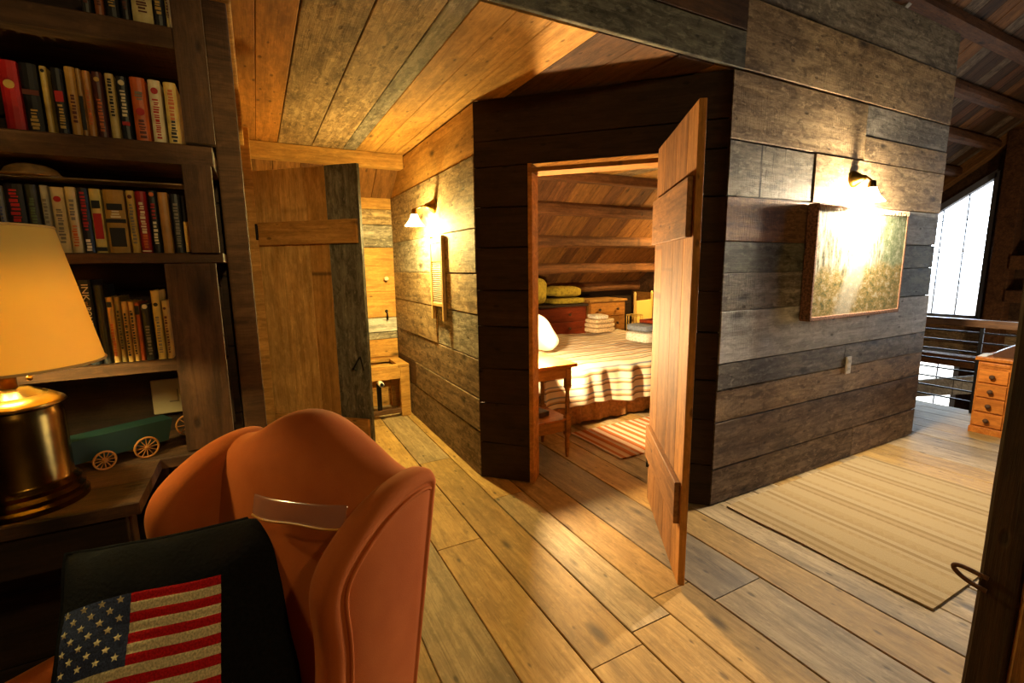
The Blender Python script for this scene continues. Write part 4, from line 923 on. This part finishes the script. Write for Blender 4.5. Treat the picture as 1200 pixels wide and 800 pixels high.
L(nt, df.outputs[0], mx.inputs[1]); L(nt, tl.outputs[0], mx.inputs[2]); L(nt, mx.outputs[0], nt.nodes['Material Output'].inputs[0])
MB().lathe([(.168, .315), (.113, .615), (.111, .615), (.166, .315)], n=64, caps=False).build('lamp_shade', m, la, smooth=True)
trim_m = plain('shade_binding', (190, 148, 74), .8)
for r, z in ((.168, .318), (.113, .613)): MB().tube([(r * math.cos(a * PI / 24), r * math.sin(a * PI / 24), z) for a in range(48)], .003, 6, closed=True).build('shade_binding', trim_m, la, smooth=True)
MB().tube([(.055, -.06, .33), (.055, -.06, .30)], .003, 6).soft((.055, -.06, .296), (.006, .006, .006), 1, 10, 8).build('switch_chain', BRASS, la, smooth=True)

wg = thing('toy_wagon', 'small dark green toy wagon with tan spoked wheels', 'toy', (-.35, 1.50, TT + .001), .5)
GRN = plain('dark_green_paint', (18, 46, 40), .6)
MB().prism([(-.10, .028), (.10, .028), (.115, .085), (-.115, .085)], 1, -.03, .03).build('wagon_bed', GRN, wg)
MB().tube([(.045, -.045, .028), (.045, .045, .028)], .003).tube([(-.042, -.045, .024), (-.042, .045, .024)], .003).build('axle', IRON, wg)
WH = plain('tan_wheel_paint', (176, 112, 40), .6)
for x, r in ((.045, .026), (-.042, .022)):
    for y in (-.044, .044):
        b_ = MB().tube([(x + r * math.cos(a * PI / 12), y, r + .002 + r * math.sin(a * PI / 12)) for a in range(24)], .0026, 6, closed=True).lathe([(.005, -.004), (.005, .004)], (x, y, r + .002), 10, axis=1)
        wo = b_.build('wheel', WH, wg, smooth=True)
        for k in range(12):
            a = k * PI / 6
            MB().tube([(x, y, r + .002), (x + r * math.cos(a), y, r + .002 + r * math.sin(a))], .0014, 5).build('spoke', WH, wo)
ox = thing('toy_ox', 'tiny cream toy ox lying beside the green wagon', 'toy', (-.475, 1.455, TT + .001), .3)
OXM = plain('cream_painted_toy', (196, 176, 104), .6)
MB().soft((0, 0, .026), (.032, .014, .014), .8, 16, 10).build('body', OXM, ox, smooth=True)
MB().soft((-.036, 0, .034), (.013, .010, .010), .8, 14, 8).tube([(-.038, -.012, .042), (-.04, 0, .04), (-.038, .012, .042)], .002, 6).build('head', OXM, ox, smooth=True)
for x in (-.02, .02):
    for y in (-.008, .008): MB().tube([(x, y, .02), (x + .002, y, 0)], .004, 8).build('leg', OXM, ox, smooth=True)
ow = MB().tube([(.03 * math.cos(a * PI / 12), 0, .031 + .03 * math.sin(a * PI / 12)) for a in range(24)], .0026, 6, closed=True).lathe([(.005, -.004), (.005, .004)], (0, 0, .031), 10, axis=1)
wl2 = thing('toy_cart', 'loose tan spoked toy wheel leaning by the shelf upright', 'toy', (-.215, 1.64, TT), .2)
ow.build('rim', WH, wl2, smooth=True)
for k in range(8): MB().tube([(0, 0, .031), (.03 * math.cos(k * PI / 4), 0, .031 + .03 * math.sin(k * PI / 4))], .0014, 5).build('spoke', WH, wl2)

# ================================================================ WING CHAIR
m, nt, b = new_mat('rust_velvet'); VEL = m
tc = N(nt, 'ShaderNodeTexCoord'); n1 = N(nt, 'ShaderNodeTexNoise'); n1.inputs['Scale'].default_value = 7; n1.inputs['Detail'].default_value = 4; L(nt, tc.outputs['Object'], n1.inputs['Vector'])
n2 = N(nt, 'ShaderNodeTexNoise'); n2.inputs['Scale'].default_value = 420; L(nt, tc.outputs['Object'], n2.inputs['Vector'])
c = ramp(nt, n1.outputs['Fac'], [(.3, lin((166, 80, 32))), (.7, lin((188, 98, 42)))]); c = mixc(nt, math_(nt, 'MULTIPLY', n2.outputs['Fac'], .25), c, lin((110, 44, 22)))
L(nt, c, b.inputs['Base Color']); b.inputs['Roughness'].default_value = .85; b.inputs['Specular IOR Level'].default_value = .1
b.inputs['Sheen Weight'].default_value = .2; b.inputs['Sheen Roughness'].default_value = .35; b.inputs['Sheen Tint'].default_value = lin((255, 176, 100))
bp = N(nt, 'ShaderNodeBump'); bp.inputs['Strength'].default_value = .25; bp.inputs['Distance'].default_value = .001; L(nt, n2.outputs['Fac'], bp.inputs['Height']); L(nt, bp.outputs[0], b.inputs['Normal'])
CHX = (.125, 1.085); CHF = Vector((-.84, -.54))
wcx = thing('wing_chair', 'rust velvet wing chair with camel back and rolled welted wings', 'armchair', (CHX[0], CHX[1], 0), math.atan2(.84, -.54))
# chair frame: x = across (positive towards the bookcase), y = forward, z = up; back and wings recline
def rec(x, y, z): return (x, y + max(0, .97 - z) * .22 if z > .3 else y + .147, z)
HWD = .288                                         # half of the outside width
def ztop(s): return .955 + .09 * (.5 + .5 * math.cos(PI * max(-1, min(1, s))))
def back_fn(u, v):
    # closed section swept across: v goes round front -> top -> rear
    s = -1 + 2 * u; x = s * (HWD - .03); zt_ = ztop(s)
    if v < .5:
        t = v / .5; z = .30 + (zt_ - .045 - .30) * t; y = .115 + .025 * math.cos(s * PI / 2) * (1 - .3 * t) - .01 * math.sin(t * PI)
    elif v < .75:
        a = (v - .5) / .25 * PI; r = .055; z = zt_ - .045 + .045 * math.sin(a); y = .055 + .06 * math.cos(a)
    else:
        t = (v - .75) / .25; z = (zt_ - .045) + (.2 - zt_ + .045) * t; y = -.005 - .01 * math.sin(t * PI)
    return rec(x, y, z)
MB().grid(back_fn, 32, 48).build('backrest', VEL, wcx, True)
WPROF = [(-.012, .93), (.0, .957), (.05, .963), (.10, .957), (.15, .940), (.19, .916), (.222, .888), (.238, .86), (.241, .83), (.233, .795), (.22, .755), (.21, .70), (.203, .63), (.2, .55), (.2, .42), (-.012, .42)]
def smooth_loop(P, n=3):
    for _ in range(n):
        Q = []
        for i in range(len(P)):
            a, b2 = P[i], P[(i + 1) % len(P)]
            if i >= len(P) - 3: Q.append(a); continue
            Q += [a, ((a[0] + b2[0]) / 2, (a[1] + b2[1]) / 2)]
        P = [Q[i] if i < 2 or i > len(Q) - 4 else ((Q[i - 1][0] + 2 * Q[i][0] + Q[i + 1][0]) / 4, (Q[i - 1][1] + 2 * Q[i][1] + Q[i + 1][1]) / 4) for i in range(len(Q))]
    return P
WP = smooth_loop(WPROF, 2)
def inset(P, d):
    out = []; n = len(P)
    for i in range(n):
        a, b2, c2 = Vector(P[i - 1]), Vector(P[i]), Vector(P[(i + 1) % n])
        t1 = (b2 - a).normalized(); t2 = (c2 - b2).normalized(); nrm = Vector((t1.y + t2.y, -(t1.x + t2.x)))
        nrm = nrm.normalized() if nrm.length > 1e-6 else Vector((t1.y, -t1.x))
        out.append((b2.x + nrm.x * d, b2.y + nrm.y * d))
    return out
def wing(sign):
    b_ = MB(); n = len(WP); layers = []
    # outer welt line, soft rolled rim, then the padded inner face
    prof = [(0, .030), (.003, .026), (.001, .021), (-.001, .018), (.004, .007), (.014, .001), (.028, 0), (.046, .002), (.060, .010), (.068, .020), (.071, .032), (.0715, .045)]
    for off, ins in prof: layers.append([(sign * (HWD - off), p[0], p[1]) for p in inset(WP, ins)])
    for ly in layers: b_.v += [rec(*p) for p in ly]
    for k in range(len(layers) - 1): b_.f += [(k * n + i, k * n + (i + 1) % n, (k + 1) * n + (i + 1) % n, (k + 1) * n + i) for i in range(n)]
    b_.f += [tuple(range(n)), tuple(range((len(layers) - 1) * n, len(layers) * n))]
    o = b_.build('wing', VEL, wcx, True)
    pts = [rec(sign * (HWD + .0015), p[0], p[1]) for p in inset(WP, .031)][1:-6]
    MB().tube(pts, .0035, 8).build('welt', VEL, o, smooth=True)
    return o
wing(-1); wing(1)
# rolled arms, seat, base, legs
for s in (-1, 1):
    def arm(u, v, s=s):
        a = 2 * PI * u; y = .2 + .42 * v; r = .052 * (1 if v < .94 else math.cos((v - .94) / .06 * PI / 2 * .9))
        return (s * (HWD - .02) + r * 1.1 * math.cos(a), y + .08, .585 + r * math.sin(a))
    MB().grid(arm, 20, 20).build('arm_roll', VEL, wcx, True)
    MB().soft((s * (HWD - .035), .42, .38), (.045, .33, .21), .3).build('arm_side', VEL, wcx, True)
MB().soft((0, .44, .40), (.225, .30, .075), .35, 32, 14).build('seat_cushion', VEL, wcx, True)
MB().soft((0, .42, .24), (.27, .32, .11), .2, 32, 12).build('seat_base', VEL, wcx, True)
for x in (-.22, .22):
    for y in (.18, .68): MB().lathe([(.014, 0), (.02, .02), (.016, .06), (.026, .14)], (x, y, 0), 12).build('leg', W['mid'], wcx, smooth=True)

# clear plastic strip pinned to the chair back
CLR, cnt, cb = new_mat('clear_plastic')
t1_ = N(cnt, 'ShaderNodeBsdfTransparent'); t1_.inputs[0].default_value = (.97, .93, .9, 1); g1_ = N(cnt, 'ShaderNodeBsdfGlossy'); g1_.inputs['Roughness'].default_value = .18
d1_ = N(cnt, 'ShaderNodeBsdfDiffuse'); d1_.inputs[0].default_value = lin((210, 176, 160)); mA = N(cnt, 'ShaderNodeMixShader'); mA.inputs[0].default_value = .13; mB_ = N(cnt, 'ShaderNodeMixShader'); mB_.inputs[0].default_value = .12
L(cnt, t1_.outputs[0], mA.inputs[1]); L(cnt, d1_.outputs[0], mA.inputs[2]); L(cnt, mA.outputs[0], mB_.inputs[1]); L(cnt, g1_.outputs[0], mB_.inputs[2]); L(cnt, mB_.outputs[0], cnt.nodes['Material Output'].inputs[0])
ps = thing('plastic_sleeve', 'clear plastic sleeve lying against the rust velvet chair back', 'plastic strip', (CHX[0], CHX[1], 0), wcx.rotation_euler.z)
def slv(u, v):
    x = .03 - .255 * u; zc = .885 + .035 * u; z = zc + (v - .5) * .04
    return (x, .172 + .22 * (.93 - z) + .012 * math.sin(u * PI) + .004 * math.sin(u * 9) * (1 - v), z)
sv_ = MB().grid(slv, 30, 6).build('film', CLR, ps, True); sv_.modifiers.new('t', 'SOLIDIFY').thickness = .0006
MB().tube([slv(k / 30, 0) for k in range(31)], .0022, 6).build('yellow_edge', plain('yellow_edge_strip', (196, 130, 40), .35), ps, smooth=True)

# ================================================================ FLAG PILLOW
TLp = Vector((-.36, 1.12, .815)); TRp = Vector((.02, 1.08, .83))
pa = (TRp - TLp).normalized(); pn0 = pa.cross(Vector((0, 0, 1))).normalized(); th = math.radians(40)
pb = (pn0 * math.sin(th) + Vector((0, 0, -1)) * math.cos(th)).normalized(); pb = (pb - pa * pb.dot(pa)).normalized(); pn = pb.cross(pa).normalized()
if pn.y > 0: pn = -pn
S = (TRp - TLp).length / 2
fp = bpy.data.objects.new('flag_pillow', None); COL.objects.link(fp)
tag(fp, 'black square pillow with a knitted stars and stripes flag on the wing chair', 'pillow')
mw = Matrix((pa, -pb, pn)).transposed().to_4x4(); mw.translation = (TLp + TRp) / 2 + pb * S; fp.matrix_basis = mw      # x right, y up the pillow, z out
def puff(s, t, side):
    k = max(0, (1 - abs(s) ** 3)) ** .5 * max(0, (1 - abs(t) ** 3)) ** .5
    cx = 1 - .06 * (1 - s * s) * 0; pin = .05
    return Vector((s * S * (1 - pin * (1 - t * t) * abs(s) ** 3), t * S * (1 - pin * (1 - s * s) * abs(t) ** 3), side * (.004 + .065 * k) + .006 * mnoise.noise(Vector((s * 3, t * 3, side)))))
PBK = plain('black_wool', (17, 16, 18), .95, nscale=150, namt=.4, bump=.5, spec=.15)
b_ = MB().grid(lambda u, v: puff(2 * u - 1, 2 * v - 1, 1), 32, 32).grid(lambda u, v: puff(2 * u - 1, 2 * v - 1, -1), 32, 32)
b_.build('cushion_cover', PBK, fp, True)
ring = [puff(-1 + 2 * k / 20, -1, 0) for k in range(20)] + [puff(1, -1 + 2 * k / 20, 0) for k in range(20)] + [puff(1 - 2 * k / 20, 1, 0) for k in range(20)] + [puff(-1, 1 - 2 * k / 20, 0) for k in range(20)]
MB().tube(ring, .006, 8, closed=True).build('piping', PBK, fp, smooth=True)
def knit(name, c):
    m, nt, b = new_mat(name); tc = N(nt, 'ShaderNodeTexCoord'); mp = N(nt, 'ShaderNodeMapping'); mp.inputs['Scale'].default_value = (330, 260, 1); L(nt, tc.outputs['Object'], mp.inputs[0])
    n = N(nt, 'ShaderNodeTexNoise'); n.inputs['Scale'].default_value = 1; L(nt, mp.outputs[0], n.inputs['Vector'])
    L(nt, ramp(nt, n.outputs['Fac'], [(.3, lin(tuple(x * .75 for x in c))), (.65, lin(c))]), b.inputs['Base Color']); b.inputs['Roughness'].default_value = .95; b.inputs['Specular IOR Level'].default_value = .1
    bp = N(nt, 'ShaderNodeBump'); bp.inputs['Strength'].default_value = .5; bp.inputs['Distance'].default_value = .002; L(nt, n.outputs['Fac'], bp.inputs['Height']); L(nt, bp.outputs[0], b.inputs['Normal']); return m
KR, KW, KB = knit('red_knit', (206, 34, 38)), knit('cream_knit', (236, 216, 168)), knit('blue_knit', (66, 74, 104))
FS0, FS1, FT1, FT0 = -.88, .40, .42, -.66          # flag extent on the pillow
def fpt(u, v, lift=.003):                          # u to the right, v downward from the top
    s = FS0 + (FS1 - FS0) * u; t = FT1 + (FT0 - FT1) * v + .02 * math.sin(u * 5)
    p = puff(s, t, 1); return p + Vector((0, 0, lift + .0012 * math.sin(v * 13 * 2 * PI)))
for r in range(13):
    u0 = .44 if r < 7 else 0
    MB().grid(lambda u, v: fpt(u0 + (1 - u0) * u, (r + v) / 13), 30, 4).build('stripe', KR if r % 2 == 0 else KW, fp, True)
cn = MB().grid(lambda u, v: fpt(.44 * u, 7 / 13 * v, .0035), 16, 16).build('canton', KB, fp, True)
stb = MB()
for j in range(7):
    for i in range(4):
        u = (.035 + .115 * i + (.055 if j % 2 else 0)); v = (.035 + j * .071)
        if u > .42: continue
        pts = []
        for k in range(10):
            a = PI / 2 + k * PI / 5; r = .0066 if k % 2 == 0 else .003
            pts.append(fpt(u + r * math.cos(a) / (2 * S * (FS1 - FS0) / 2), v - r * math.sin(a) / (2 * S * (FT1 - FT0) / 2), .006))
        stb.add(pts, [tuple(range(10))])
tag(stb.build('stars', KW, cn), kind='stuff')
